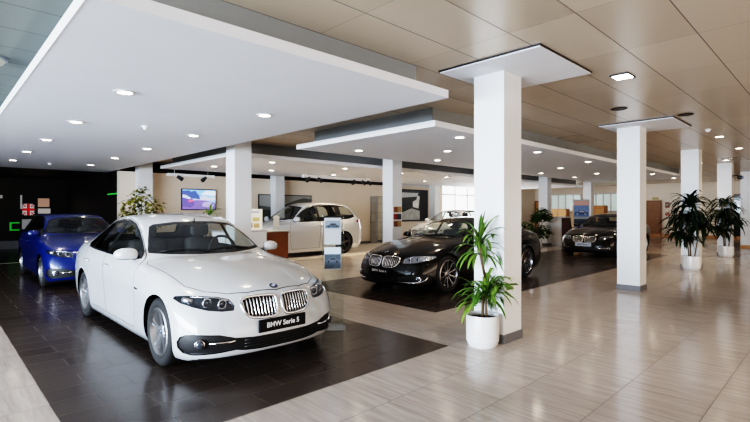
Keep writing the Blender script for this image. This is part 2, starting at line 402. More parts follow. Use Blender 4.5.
def build_car(S):
    kind = S['kind']; H = kind == 'hatch'
    M = {'black': mat('gloss_black_trim', (.012, .012, .013), .25), 'rub': mat('tyre_rubber', (.018, .018, .018), .75, noise=.2), 'chrome': mat('chrome', (.8, .8, .82), .12, 1.0),
         'alloy': mat('alloy_silver', (.66, .67, .69), .33, 1.0), 'dark': mat('cabin_fabric', (.05, .05, .052), .8, noise=.2), 'satin': mat('satin_black_plastic', (.015, .015, .016), .5),
         'glass': glassmat('car_glass', (.90, .94, .92), boost=1.3), 'clear': glassmat('lamp_cover_glass', (.9, .92, .95)), 'bowl': mat('lamp_bowl', (.09, .095, .105), .3, .8), 'halo': mat('lamp_halo', (.55, .57, .6), .2, .7),
         'lens': mat('lamp_lens', (.10, .115, .14), .08, .5), 'red': mat('tail_lamp_red', (.35, .01, .012), .12, coat=1), 'white': mat('lettering_white', (.85, .85, .85), .4), 'blue': mat('badge_blue', (.02, .13, .45), .2), 'gap': mat('panel_gap', (.004, .004, .004), .9),
         'amber': mat('amber', (.7, .25, .02), .2), 'steel': mat('brake_steel', (.07, .07, .07), .5, .5)}
    paint = S['paint']; M['rim'] = S.get('rim_mat', M['alloy'])
    root = thing('car', S['label'], 'car', S['loc'], S['rz']); root.scale = (.967,) * 3
    bm = subdiv(car_cage(kind), S.get('lev', 3))
    lay = bm.faces.layers.int.new('pid')
    side = lambda c, n: abs(c.x) > .35 and abs(n.x) > .25
    front = lambda c, n: c.y < .05 and n.y < -.12
    win = WIN_H if H else WIN
    gap = .007
    for nm, q, pid in (('f', FDOOR, P_FD), ('r', RDOOR_H if H else RDOOR, P_RD)):
        cut(bm, q, 'x', P_GAP, side, lay); cut(bm, inset(q, gap), 'x', pid, side, lay)
    cut(bm, inset(win, -.022), 'x', P_SWT, side, lay)
    # panes: front door, rear door, rear quarter
    iw = win
    def clip(q, a, b):
        out = []
        for s_, lim in ((1, a), (-1, b)):
            src = q if s_ == 1 else out; res = []
            for k in range(len(src)):
                p, r_ = src[k], src[(k + 1) % len(src)]
                dp, dr = (p[0] - lim) * s_, (r_[0] - lim) * s_
                if dp >= 0: res.append(p)
                if dp * dr < 0: t = dp / (dp - dr); res.append((lim, p[1] + (r_[1] - p[1]) * t))
            out = res
        return out
    e = 3.6 if H else 3.2
    cut(bm, clip(iw, .5, 1.83), 'x', P_SW1, side, lay); cut(bm, clip(iw, 1.93, 2.64), 'x', P_SW2, side, lay)
    cut(bm, clip(iw, 2.69 if not H else 2.9, e), 'x', P_SW3, side, lay)
    hood2 = HOOD + mir(HOOD)[1:-1]
    topf = lambda c, n: n.z > .25 and c.z > .6 and c.y < .85
    cut(bm, hood2, 'z', P_GAP, topf, lay); cut(bm, inset(hood2, gap), 'z', P_HOOD, topf, lay)
    wsf = lambda c, n: n.y < -.2 and c.z > .95 and .3 < c.y < 1.7
    cut(bm, SCREEN, 'y', P_WST, wsf, lay); cut(bm, inset(SCREEN, .028), 'y', P_WS, wsf, lay)
    rwf = lambda c, n: n.y > .15 and c.y > 2.7 and c.z > 1.05
    rw = REARW_H if H else REARW
    cut(bm, rw, 'y', P_WST, rwf, lay); cut(bm, inset(rw, .025), 'y', P_RW, rwf, lay)
    cut(bm, HLIGHT, 'y', P_HL, front, lay); cut(bm, mir(HLIGHT), 'y', P_HL, front, lay)
    cut(bm, KIDNEY, 'y', P_KID, front, lay); cut(bm, mir(KIDNEY), 'y', P_KID, front, lay)
    intake = S.get('intake', INTAKE)
    cut(bm, intake, 'y', P_INT, front, lay)
    tl = [(.48, .80), (.60, .79), (.90, .80), (.93, .90), (.90, .955), (.60, .95), (.48, .93)] if not H else [(.5, .84), (.7, .83), (.9, .85), (.93, .92), (.92, 1.0), (.7, 1.02), (.5, 1.0)]
    bk = lambda c, n: c.y > 3.72 and (n.y > .1 or c.y > 3.78)
    cut(bm, tl, 'y', P_TL, bk, lay); cut(bm, mir(tl), 'y', P_TL, bk, lay)
    if H: cut(bm, [(3.58, .955), (3.72, .90), (3.84, .865), (4.1, .85), (4.1, 1.0), (3.80, 1.015), (3.60, .985)], 'x', P_TL, lambda c, n: abs(c.x) > .4 and c.y > 3.4 and (abs(n.x) > .3), lay)
    for f in bm.faces:
        if f[lay] == P_BODY and f.normal.z < -.7 and f.calc_center_median().z < .24: f[lay] = P_UND
    tree = BVHTree.FromBMesh(bm)
    def hit(o, d):
        h = tree.ray_cast(Vector(o), Vector(d)); return h[0], h[1]
    fy = lambda x, z: hit((x, -4, z), (0, 1, 0))[0]
    sx = lambda y, z, s: hit((3 * s, y, z), (-s, 0, 0))[0]
    YM, ZM, XS = pw(S['ymap']), pw(S['zmap']), S['xs']
    def remap(b):
        for v in b.verts: v.co = (v.co.x * XS, YM(v.co.y), ZM(v.co.z))
        return b
    def part(name, b, m, parent=root, smooth=False, sharp=None):
        bmesh.ops.recalc_face_normals(b, faces=b.faces[:])
        return obj(name, remap(b), m, parent, smooth, sharp=sharp)
    axles = S['axles']; wr, ww = S['wheel']
    def arch(b):
        l2 = b.faces.layers.int.verify() if False else b.faces.layers.int['pid']
        for ay in axles:
            q = [(ay + (wr + S.get('arch_gap', .024)) * math.cos(2 * PI * k / 28), wr + .01 + (wr + S.get('arch_gap', .024)) * math.sin(2 * PI * k / 28)) for k in range(28)]
            cut(b, q, 'x', 99, lambda c, n: abs(c.x) > .45 and n.z < .6, l2)
    remap(bm); arch(bm)
    bmesh.ops.delete(bm, geom=[f for f in bm.faces if f[lay] == 99], context='FACES')
    ID = lambda b: b
    # body shell (with its dark panel gaps, screen borders and underside as material areas)
    nb = NB(); vm = {}; slot = {P_BODY: 0, P_GAP: 1, P_WST: 2, P_SWT: 2, P_UND: 3, P_BP: 2}
    for f in bm.faces:
        if f[lay] in slot:
            vs = []
            for v in f.verts:
                if v not in vm: vm[v] = nb.verts.new(v.co)
                vs.append(vm[v])
            nf = nb.faces.new(vs); nf.material_index = slot[f[lay]]; nf.smooth = True
    nb.normal_update()
    # dark gaps sit a little inside the skin
    obj('body', nb, [paint, M['gap'], M['black'], M['satin']], root)
    def region(name, pid, m, sd=0, parent=root, depth=None, solid=None):
        b = take(bm, lay, pid, sd)
        if not b.faces: b.free(); return None
        if depth: sink(b, depth)
        return obj(name, b, m, parent)
    region('hood', P_HOOD, paint)
    region('windshield', P_WS, M['glass']); region('rear_window', P_RW, M['glass'])
    for s in (-1, 1):
        for pid, wp in ((P_FD, P_SW1), (P_RD, P_SW2)):
            d = region('door', pid, paint, s)
            region('door_glass', wp, M['glass'], s, d)
            hy = 1.70 if pid == P_FD else 2.62
            hb = NB(); c0 = sx(hy, .845, s)
            pts = [(c0.x + s * .004, hy - .10, .845), (c0.x + s * .024, hy - .085, .847), (c0.x + s * .028, hy, .852), (c0.x + s * .024, hy + .085, .856), (c0.x + s * .004, hy + .10, .856)]
            tube(hb, pts, [.008, .011, .012, .011, .008], 8); part('door_handle', hb, S.get('handle', paint), d, True)
        region('quarter_glass', P_SW3, M['glass'], s)
        region('tail_light', P_TL, M['red'], s)
        # headlight: dark bowl, two ringed lamps, brow, clear cover
        b = take(bm, lay, P_HL, s); cov = b.copy(); sink(b, (0, .045, 0))
        hl = obj('headlight', b, S.get('bowl', M['bowl']), root)
        obj('headlight_cover', cov, M['clear'], hl)
        for hx, hz, hr in ((.53, .645, .040), (.645, .66, .040)):
            p = fy(hx * s, hz)
            rb = NB(); tube(rb, [(p.x + hr * math.cos(a), p.y + .022, p.z + hr * math.sin(a)) for a in [2 * PI * k / 20 for k in range(20)]], .007, 6, closed=True)
            part('headlight_ring', rb, M['halo'], hl, True)
            lb = NB(); bmesh.ops.create_uvsphere(lb, u_segments=16, v_segments=10, radius=hr * .8); bmesh.ops.scale(lb, vec=(1, .5, 1), verts=lb.verts); bmesh.ops.translate(lb, vec=(p.x, p.y + .038, p.z), verts=lb.verts)
            part('headlight_lens', lb, M['lens'], hl, True)
        rb = NB(); pts = []
        for hx, hz in ((.475, .675), (.56, .70), (.68, .71), (.77, .712)):
            p = fy(hx * s, hz); pts.append((p.x, p.y + .012, p.z))
        tube(rb, pts, .007, 6); part('headlight_brow', rb, S.get('brow', M['chrome']), hl, True)
        rb = NB(); q = fy(.77 * s, .682); tube(rb, [(q.x - .035 * s, q.y + .0, q.z - .01), (q.x, q.y + .025, q.z), (q.x + .03 * s, q.y + .07, q.z + .01)], .022, 8); part('side_lamp', rb, M['alloy'], hl, True)
        # kidney
        b = take(bm, lay, P_KID, s); sink(b, (0, .045, 0))
        kd = obj('kidney_grille', b, M['satin'], root)
        fb = NB(); KP = [(x * s, z) for x, z in KIDNEY]
        tube(fb, [fy(x, z) + Vector((0, -.003, 0)) for x, z in KP], .013, 8, closed=True); part('grille_frame', fb, M['chrome'], kd, True)
        for k in range(S.get('slats', 10)):
            x = (.052 + .305 * k / (S.get('slats', 10) - 1)) * s
            zs = [z for z in [.49 + .004 * t for t in range(54)] if inpoly((x, z), KP)]
            if len(zs) < 5: continue
            zz = [zs[0] + (zs[-1] - zs[0]) * t / 5 for t in range(6)]
            sb = NB(); tube(sb, [fy(x, z) + Vector((0, .014, 0)) for z in zz], .0075, 6); part('grille_slat', sb, S.get('slat_mat', M['chrome']), kd, True)
        # door mirror
        p = sx(.93, 1.0, s); mb = NB(); bmesh.ops.create_uvsphere(mb, u_segments=20, v_segments=12, radius=1)
        for v in mb.verts:
            c = v.co; c.y = min(c.y, .35)
            sc_ = 1 - .18 * max(0, c.x * s)
            c.z = max(-.72, math.copysign(abs(c.z) ** .75, c.z)); v.co = (p.x + s * .14 + math.copysign(abs(c.x) ** .8, c.x) * .118, .92 + c.y * .085 + .025 * c.x * s, 1.03 + c.z * .072 * sc_)
        mo = part('door_mirror', mb, [paint, M['satin']], root, True)
        for f in mo.data.polygons:
            if f.center.z < ZM(.992): f.material_index = 1
        ab = NB(); tube(ab, [(p.x - s * .02, .94, .985), (p.x + s * .06, .93, .99), (p.x + s * .10, .925, 1.01)], [.03, .024, .024], 8); part('mirror_arm', ab, M['satin'], mo, True)
        gb = NB(); prism(gb, [(p.x + s * .05, 1.0), (p.x + s * .05, 1.085), (p.x + s * .21, 1.08), (p.x + s * .215, 1.01)], .95, .953, 'y'); part('mirror_glass', gb, M['chrome'], mo)
    for s in (-1, 1):
        p = sx(.56, .70, s); tb = NB(); tube(tb, [p + Vector((s * .001, -.06, -.004)), p + Vector((s * .004, 0, 0)), p + Vector((s * .001, .05, .01))], [.006, .011, .004], 6); part('fender_trim', tb, M['black'], root, True)
    # lower intake
    b = take(bm, lay, P_INT); sink(b, (0, .05, 0)); it = obj('bumper_intake', b, S.get('intake_mat', M['satin']), root)
    for z in (.25, .28, .31):
        mb = NB(); tube(mb, [fy(x, z) + Vector((0, .02, 0)) for x in (-.38, -.2, 0, .2, .38)], .006, 6); part('intake_bar', mb, M['black'], it, True)
    for s in (-1, 1):
        p = fy(.745 * s, .305); fb = NB(); q = Matrix.Rotation(s * .5, 3, 'Z')
        lathe(fb, [(0, -.012), (.030, -.010), (.036, -.004), (.043, -.012), (.046, 0), (.046, .03)], 20, axis='y')
        bmesh.ops.transform(fb, matrix=q.to_4x4(), verts=fb.verts); bmesh.ops.translate(fb, vec=p + Vector((0, .012, 0)), verts=fb.verts)
        fo = part('fog_light', fb, M['chrome'], root, True); gb = NB(); lathe(gb, [(0, -.017), (.02, -.015), (.037, -.008), (.037, 0), (0, 0)], 20, axis='y'); bmesh.ops.transform(gb, matrix=q.to_4x4(), verts=gb.verts); bmesh.ops.translate(gb, vec=p + Vector((0, .008, 0)), verts=gb.verts); part('fog_lens', gb, M['lens'], fo, True)
        blade = S.get('blade', [(.47, .322), (.52, .312), (.60, .312), (.68, .314)])
        bb = NB(); tube(bb, [fy(x * s, z) + Vector((0, .006, 0)) for x, z in blade], S.get('blade_r', .012), 8); part('intake_blade', bb, M['chrome'], it, True)
    # plate, badge, wipers
    py = fy(0, .425).y
    pb = NB(); box(pb, (0, py - .014, .425), (.53, .02, .12), .004); pl = part('number_plate', pb, S['plate'][1])
    if S['plate'][0]:
        tb = text_bm(S['plate'][0], .068, .0012, bold=.0015); bmesh.ops.rotate(tb, cent=(0, 0, 0), matrix=Matrix.Rotation(PI / 2, 3, 'X'), verts=tb.verts)
        bmesh.ops.scale(tb, vec=(S['plate'][3] if len(S['plate']) > 3 else 1, 1, 1), verts=tb.verts)
        bmesh.ops.translate(tb, vec=(0, py - .0256, .425), verts=tb.verts); part('plate_lettering', tb, S['plate'][2], pl)
    h, n = hit((0, -.655, 3), (0, 0, -1))
    q = Vector((0, 0, 1)).rotation_difference(n).to_matrix().to_4x4()
    bb = NB(); lathe(bb, [(0, 0), (.043, 0), (.043, .006), (.040, .008), (0, .008)], 32)
    for i in range(4):
        t = NB(); c = t.verts.new((0, 0, .0092)); rim = [t.verts.new((.027 * math.cos(a), .027 * math.sin(a), .0092)) for a in [PI / 2 * i + PI / 16 * k for k in range(9)]]
        for k in range(8): t.faces.new((c, rim[k], rim[k + 1])).material_index = 1 + i % 2
        join(bb, t)
    bmesh.ops.transform(bb, matrix=Matrix.Translation(h) @ q, verts=bb.verts)
    part('hood_badge', bb, [mat('badge_ring', (.015, .015, .02), .2, coat=1), M['white'], M['blue']])
    for x0, x1 in ((.50, -.12), (-.08, -.60)):
        wb = NB(); pts = []
        for k in range(6):
            x = x0 + (x1 - x0) * k / 5; z = 1.04 + .02 * math.sin(k / 5 * PI)
            p = fy(x, z + .004); pts.append(p + Vector((0, -.012, .004)))
        tube(wb, pts, .007, 6); part('wiper', wb, M['satin'], root, True)
    # wheels and arch liners
    for ay in axles:
        for s in (-1, 1):
            cx = S['track'] * s; rim = wr * S.get('rimf', .70)
            w = obj('wheel', tyre_bm(wr, ww, rim), M['rub'], root, True, (cx, ay, wr))
            obj('rim', rim_bm(rim, ww, S['spokes'][0], S['spokes'][1], s, S['spokes'][2]), M['rim'], w, sharp=.6)
            obj('brake_disc', disc_bm(rim * .72, -.01 * s), M['steel'], w, sharp=.5)
            obj('hub_cap', hub_bm(ww / 2 * .72 * s, s), [mat('hub_cap_grey', (.12, .15, .22), .3, .5)], w, sharp=.5)
            lb = NB(); R = wr + .03; n = 20; pr = None
            for k in range(n + 1):
                a = -.15 + (PI + .3) * k / n
                a2 = [lb.verts.new((x * s, ay + R * math.cos(a), wr + .01 + R * math.sin(a))) for x in (S['track'] + ww * .30, S['track'] - .28)]
                if pr: lb.faces.new((pr[0], pr[1], a2[1], a2[0]))
                pr = a2
            obj('wheel_arch_liner', lb, M['satin'], root, True)
    # cabin
    def seat_bm(x, y, w, back=.62):
        sb = NB()
        box(sb, (x, y, .52), (w, .52, .18), .06); box(sb, (x, y + .30, .52 + back / 2), (w, .17, back), .07, Matrix.Rotation(-.22, 3, 'X')); return sb
    for s in (-1, 1):
        st = part('front_seat', seat_bm(.37 * s, 1.55, .50), M['dark'], root, True)
        hb = NB(); box(hb, (.37 * s, 1.98, 1.235), (.27, .10, .17), .045); box(hb, (.37 * s, 1.97, 1.10), (.12, .02, .14)); part('headrest', hb, M['dark'], st, True)
    part('rear_seat', seat_bm(0, 2.45, 1.25, .56), M['dark'], root, True)
    db = NB(); box(db, (0, .98, .90), (1.40, .42, .20), .06); part('dashboard', db, M['satin'], root, True)
    cb = NB(); boxmm(cb, (-.80, .60, .24), (.80, 3.3, .30)); part('cabin_floor', cb, M['dark'])
    sb = NB(); ring = [(.37 + .185 * math.cos(a), 1.22 + .06 * math.sin(a), 1.0 + .17 * math.sin(a)) for a in [2 * PI * k / 24 for k in range(24)]]
    tube(sb, ring, .016, 8, closed=True); cxx = ring[0][0] - .185; tube(sb, [(cxx - .17, 1.22, 1.0), (cxx + .17, 1.22, 1.0)], .018, 6); tube(sb, [(cxx, 1.22, 1.0), (cxx, 1.02, .93)], .03, 8)
    part('steering_wheel', sb, M['satin'], root, True)
    rb = NB(); box(rb, (0, 1.30, 1.335), (.24, .03, .07), .012); tube(rb, [(0, 1.30, 1.35), (0, 1.27, 1.40)], .008, 6); part('rear_view_mirror', rb, M['satin'])
    if S.get('extra'): S['extra'](root, part, M, fy, sx, hit)
    bm.free()
    return root
WHITE = mat('white_paint', (.58, .595, .61), .22, 0, 1.0, back=(.03, .03, .03))
BLACKP = mat('black_paint', (.004, .0035, .0035), .3, 0, .85, spec=.1, back=(.02, .02, .02))
BLUEP = mat('blue_paint', (.001, .018, .14), .28, .2, .8, back=(.02, .02, .02))
PLATE_B = mat('plate_black', (.008, .008, .009), .5, spec=.2)
PLATE_W = mat('plate_pale', (.55, .62, .72), .4)
LET = mat('lettering_white', (.85, .85, .85), .4)
IDY = [(-.832, -.832), (4.075, 4.075)]
IDZ = [(0, 0), (1.0, 1.0), (1.464, 1.49)]
HERO = dict(kind='sedan', label='white four door saloon with chrome grilles parked nearest on the dark tiles', loc=(0, 0, 0), rz=0, paint=WHITE,
            ymap=IDY, zmap=IDZ, xs=1.0, axles=(0, 2.968), wheel=(.335, .225), track=.785, spokes=(5, .62, .05), plate=('BMW Serie 5', PLATE_B, LET))
# ---------------------------------------------------------------- the showroom
# X runs away to the right along the column rows, Y runs away to the left, camera above the origin
CZ = 1.47; F = 459.3; CA, SA = .7174, .6966
def ray(u, v): a = (u - 375) / F; b = (211 - v) / F; return (CA * a + SA, -SA * a + CA, b)
def onZ(u, v, z): d = ray(u, v); t = (z - CZ) / d[2]; return (d[0] * t, d[1] * t)
def onY(u, v, Y): d = ray(u, v); t = Y / d[1]; return (d[0] * t, CZ + d[2] * t)
def onX(u, v, X): d = ray(u, v); t = X / d[0]; return (d[1] * t, CZ + d[2] * t)

def tilemat(name, c1, c2, dx, dy, ox, oy, lw, lc, rough, var=.08, vein=0.0, half=False, metal=0.0, bump=.15, coat=0.0, spec=.5, linemix=(1.0, 1.0), vx=14.0, vy=1.2):
    m = bpy.data.materials.new(name); m.use_nodes = True; nt = m.node_tree; N = nt.nodes; L = nt.links; b = N['Principled BSDF']
    def M(op, a, bb=None, c=None):
        n = N.new('ShaderNodeMath'); n.operation = op
        for i, x in enumerate((a, bb, c)):
            if x is None: continue
            if isinstance(x, (int, float)): n.inputs[i].default_value = x
            else: L.new(x, n.inputs[i])
        return n.outputs[0]
    g = N.new('ShaderNodeNewGeometry'); sp = N.new('ShaderNodeSeparateXYZ'); L.new(g.outputs['Position'], sp.inputs[0])
    y = M('DIVIDE', M('ADD', sp.outputs[1], 100 * dy - oy), dy); fy_ = M('FRACT', y); iy = M('FLOOR', y)
    x = M('DIVIDE', M('ADD', sp.outputs[0], 100 * dx - ox), dx)
    if half: x = M('ADD', x, M('MULTIPLY', M('MODULO', iy, 2.0), .5))
    fx = M('FRACT', x); ix = M('FLOOR', x)
    def line(f, d): return M('LESS_THAN', M('MULTIPLY', M('MINIMUM', f, M('SUBTRACT', 1.0, f)), d), lw / 2)
    ln = M('MAXIMUM', M('MULTIPLY', line(fy_, dy), linemix[1]), M('MULTIPLY', line(fx, dx), linemix[0]))
    cb = N.new('ShaderNodeCombineXYZ'); L.new(ix, cb.inputs[0]); L.new(iy, cb.inputs[1])
    wn = N.new('ShaderNodeTexWhiteNoise'); wn.noise_dimensions = '2D'; L.new(cb.outputs[0], wn.inputs['Vector'])
    fac = wn.outputs['Value']
    if vein:
        mp = N.new('ShaderNodeCombineXYZ')
        L.new(M('ADD', M('MULTIPLY', sp.outputs[0], vx), M('MULTIPLY', fac, 37.0)), mp.inputs[0]); L.new(M('ADD', M('MULTIPLY', sp.outputs[1], vy), M('MULTIPLY', fac, 11.0)), mp.inputs[1])
        nz = N.new('ShaderNodeTexNoise'); nz.inputs['Scale'].default_value = 1.0; nz.inputs['Detail'].default_value = 5; nz.inputs['Roughness'].default_value = .65; L.new(mp.outputs[0], nz.inputs['Vector'])
        fac = M('ADD', M('MULTIPLY', fac, 1 - vein), M('MULTIPLY', M('SUBTRACT', M('MULTIPLY', nz.outputs['Fac'], 1.8), .4), vein))
    mx = N.new('ShaderNodeMix'); mx.data_type = 'RGBA'; L.new(fac, mx.inputs[0]); mx.inputs[6].default_value = (*c1, 1); mx.inputs[7].default_value = (*c2, 1)
    m2 = N.new('ShaderNodeMix'); m2.data_type = 'RGBA'; L.new(ln, m2.inputs[0]); L.new(mx.outputs[2], m2.inputs[6]); m2.inputs[7].default_value = (*lc, 1)
    L.new(m2.outputs[2], b.inputs['Base Color'])
    b.inputs['Metallic'].default_value = metal; b.inputs['Specular IOR Level'].default_value = spec; b.inputs['Coat Weight'].default_value = coat
    rv = M('ADD', M('MULTIPLY', wn.outputs['Value'], .06), rough - .03); L.new(M('ADD', rv, M('MULTIPLY', ln, .3)), b.inputs['Roughness'])
    if bump:
        bp = N.new('ShaderNodeBump'); bp.inputs['Strength'].default_value = bump; bp.inputs['Distance'].default_value = .004; bp.invert = True
        L.new(ln, bp.inputs['Height']); L.new(bp.outputs[0], b.inputs['Normal'])
    return m
M_FLOOR = tilemat('pale_wood_vein_tile', (.34, .285, .25), (.64, .565, .515), 1.165, .582, .3, .14, .006, (.12, .10, .085), .15, vein=.88, half=True, vx=26.0, vy=1.6, linemix=(.35, .9))
M_MAT = tilemat('dark_brown_tile', (.048, .036, .030), (.062, .047, .040), .60, .30, .655, 3.03, .005, (.12, .105, .095), .24, half=True, linemix=(.55, .55), vein=.3)
M_CEIL = tilemat('metal_ceiling_tile', (.66, .565, .455), (.75, .655, .54), 1.2, .585, .1, .345, .010, (.12, .09, .07), .30, metal=.15, linemix=(.30, .85), bump=.1)
M_WHITE = mat('white_wall_paint', (.80, .80, .80), .45, noise=.03)
M_COL = mat('white_column_paint', (.84, .85, .86), .35, noise=.03, nscale=3)
M_PANEL = mat('ceiling_panel_paint', (.90, .93, .98), .6, noise=.03, nscale=1.5)
M_FASCIA = mat('fascia_white', (.86, .86, .86), .5)
M_BOX = mat('ceiling_box_grey', (.30, .32, .33), .6, noise=.05)
M_BEIGE = mat('beige_wall_paint', (.84, .74, .62), .6, noise=.04, nscale=2)
M_BLACK = mat('black_wall', (.010, .009, .009), .45, noise=.2)
M_SKIRT = mat('grey_skirting', (.16, .16, .17), .4, noise=.1)
M_WOOD = mat('orange_wood', (.52, .26, .09), .45, noise=.25, nscale=5)
M_BROWN = mat('brown_wood', (.24, .10, .045), .4, noise=.3, nscale=6)
M_METAL = mat('grey_metal', (.45, .45, .46), .35, .8)
M_DARK = mat('dark_plastic', (.02, .02, .022), .45)
M_LIT = mat('lamp_lit', (1, 1, 1), .5, emit=(1, .86, .66), es=22)
M_LITC = mat('lamp_lit_cool', (1, 1, 1), .5, emit=(.92, .97, 1), es=22)

def struct(name, a, b, m, bev=0):
    bm = NB(); boxmm(bm, a, b, bev); return tag(obj(name, bm, m), kind='structure')
struct('floor', (-9, -9, -.2), (31, 23, 0), M_FLOOR)
struct('floor_tiles_dark', (.655, 3.03, 0), (4.054, 16.45, .004), M_MAT)
struct('floor_tiles_dark', (5.256, 4.16, 0), (17.6, 7.63, .004), M_MAT)
struct('floor_alcove', (-3, 16.5, 0), (6, 22.6, .004), mat('alcove_floor', (.02, .018, .018), .25, noise=.2))
struct('floor_trim', (-3, 16.36, 0), (4.1, 16.5, .006), mat('pale_floor_strip', (.75, .68, .6), .4, noise=.05))
M_CREAM = mat('cream_floor', (.80, .73, .66), .2, noise=.05)
struct('floor_cream', (6.5, 11.45, 0), (19.9, 15.3, .005), M_CREAM)
struct('ceiling', (-9, -9, 3.05), (31, 23, 3.2), M_CEIL)
struct('ceiling_shade_tint', (-9, 2.0, 3.044), (.9, 16.5, 3.05), tilemat('shade_toned_ceiling_tile', (.20, .22, .205), (.25, .27, .25), 1.2, .585, .1, .345, .010, (.06, .06, .06), .35, linemix=(.4, .8)))  # added slab under the left ceiling, its dimness put into the tile colour
struct('wall_back', (4.1, 15.3, 0), (19.9, 15.48, 2.68), M_BEIGE)
struct('wall_back_upper', (4.1, 16.1, 2.3), (16.6, 16.25, 3.05), M_BLACK)
struct('wall_back_white', (16.6, 15.49, 2.68), (19.9, 15.6, 3.05), M_WHITE)
struct('baseboard_back', (4.1, 15.27, 0), (19.9, 15.3, .10), M_SKIRT)
struct('wall_alcove_back', (-3, 22.5, 0), (6, 22.65, 3.05), M_BLACK)
struct('baseboard_alcove', (-3, 22.46, 0), (6, 22.5, .32), mat('alcove_skirting', (.40, .40, .41), .4, noise=.1))
struct('ceiling_alcove', (-3, 16.5, 2.76), (4.1, 22.5, 3.04), M_BLACK)
struct('wall_alcove_right', (4.1, 15.48, 0), (4.25, 22.5, 3.05), M_BLACK)
struct('wall_alcove_left', (-3.15, 16.5, 0), (-3, 22.6, 3.05), M_BLACK)
struct('wall_front', (-9, -9.15, 0), (30.5, -9, 3.05), M_BEIGE)
struct('wall_left', (-9.15, -9, 0), (-9, 16.5, 3.05), M_WHITE)
struct('wall_left_far', (-9, 16.5, 0), (-3, 16.65, 3.05), M_BLACK)
struct('wall_end', (30.5, -9, 0), (30.65, 15.5, 3.05), M_BEIGE)
struct('baseboard_end', (30.44, -9, 0), (30.5, 15.3, .14), M_WOOD)
# daylight window in the back wall
def window(name, X0, X1, z0, z1, n, Y=15.35):
    f = NB()
    for k in range(n + 1):
        x = X0 + (X1 - X0) * k / n; boxmm(f, (x - .04, Y - .06, z0), (x + .04, Y + .06, z1))
    for z in (z0, z1, z0 + (z1 - z0) * .72): boxmm(f, (X0, Y - .05, z - .04), (X1, Y + .05, z + .04))
    w = tag(obj(name, f, M_WHITE), kind='structure')
    p = NB(); boxmm(p, (X0, Y - .01, z0), (X1, Y + .01, z1)); obj('pane', p, mat('bright_window_glass', (.9, .93, .95), .1, emit=(.93, .97, 1), es=2.2), w)
struct('wall_back_sill', (19.9, 15.3, 0), (30.5, 15.48, .75), M_BEIGE); struct('wall_back_far', (24.7, 15.3, .75), (30.5, 15.48, 3.05), M_BEIGE)
window('window_1', 19.9, 24.7, .75, 3.0, 4)
# end wall: high office glazing, timber doors
M_GLZ = mat('office_glass', (.45, .55, .52), .12, emit=(.62, .72, .68), es=.35)
for i, (ya, yb, za, zb, n) in enumerate(((12.1, 14.6, 1.45, 2.55, 5), (9.4, 11.6, 1.45, 2.55, 5))):
    f = NB()
    for k in range(n + 1):
        y = ya + (yb - ya) * k / n; boxmm(f, (30.40, y - .035, za), (30.5, y + .035, zb))
    for z in (za, zb): boxmm(f, (30.40, ya, z - .04), (30.5, yb, z + .04))
    w = tag(obj('window_%d' % (i + 2), f, M_WHITE), kind='structure'); p = NB(); boxmm(p, (30.44, ya, za), (30.48, yb, zb)); obj('pane', p, M_GLZ, w)
def door(name, y0, y1, h, m, X=30.5):
    b = NB(); boxmm(b, (X - .05, y0, 0), (X, y1, h)); d = tag(obj(name, b, m), kind='structure')
    f = NB(); boxmm(f, (X - .08, y0 - .07, 0), (X - .001, y0, h + .07)); boxmm(f, (X - .08, y1, 0), (X - .001, y1 + .07, h + .07)); boxmm(f, (X - .08, y0, h), (X - .001, y1, h + .07)); obj('door_frame', f, M_BROWN, d)
    k = NB(); tube(k, [(X - .05, y0 + .08, 1.02), (X - .10, y0 + .08, 1.02), (X - .10, y0 + .2, 1.02)], .012, 6); obj('door_handle', k, M_METAL, d)
door('door_1', 7.6, 8.28, 2.02, mat('brown_door', (.30, .155, .075), .45, noise=.2))
door('door_2', 14.75, 15.2, 2.1, M_WOOD)
door('door_3', 11.65, 12.05, 2.2, M_WOOD)
door('door_4', 3.75, 4.35, 2.3, mat('dark_glass_door', (.03, .035, .035), .08))

# columns: pad on the ceiling, shaft, skirting
def column(X, Y, h=3.0, pad=True, skirt=M_SKIRT, nm='column'):
    b = NB(); boxmm(b, (X + .015, Y, 0), (X + .40, Y + .385, h)); c = tag(obj(nm, b, M_COL), kind='structure')
    s = NB(); boxmm(s, (X + .003, Y - .012, 0), (X + .412, Y + .397, .10)); obj('column_base', s, skirt, c)
    if pad:
        p = NB(); boxmm(p, (X - .405, Y - .62, 3.022), (X + .83, Y + .56, 3.032)); obj('column_pad', p, M_PANEL, c)
        p = NB(); boxmm(p, (X - .415, Y - .63, 3.032), (X + .84, Y + .57, 3.05)); obj('pad_shadow_gap', p, M_DARK, c)
for k in range(5): column(4.536 + 4.745 * k, 2.645, pad=k < 2, h=3.025 if k < 2 else 3.05, skirt=M_SKIRT if k < 4 else M_WOOD)
for k in range(5): column(4.536 + 4.745 * k, 8.87, h=3.05, pad=False)
for k in (0, 1, 3): column(4.536 + 4.745 * k, 14.9, h=3.05, pad=False)

# dropped ceiling panels over the displays
def panel(X0, X1, Y0, Y1, ins=.25):
    b = NB(); boxmm(b, (X0, Y0, 2.70), (X1, Y1, 2.785)); p = tag(obj('ceiling_panel', b, [M_PANEL]), kind='structure')
    f = NB()
    boxmm(f, (X0 - .006, Y0, 2.698), (X0, Y1, 2.787)); obj('panel_fascia', f, M_FASCIA, p)
    b = NB(); boxmm(b, (X0 + ins, Y0 + ins, 2.785), (X1 - ins, Y1 - ins, 3.05)); obj('ceiling_box', b, M_BOX, p)
panel(.655, 4.054, 3.03, 16.45); panel(5.256, 20.4, 4.16, 7.65); panel(4.82, 24, 9.45, 13.9)

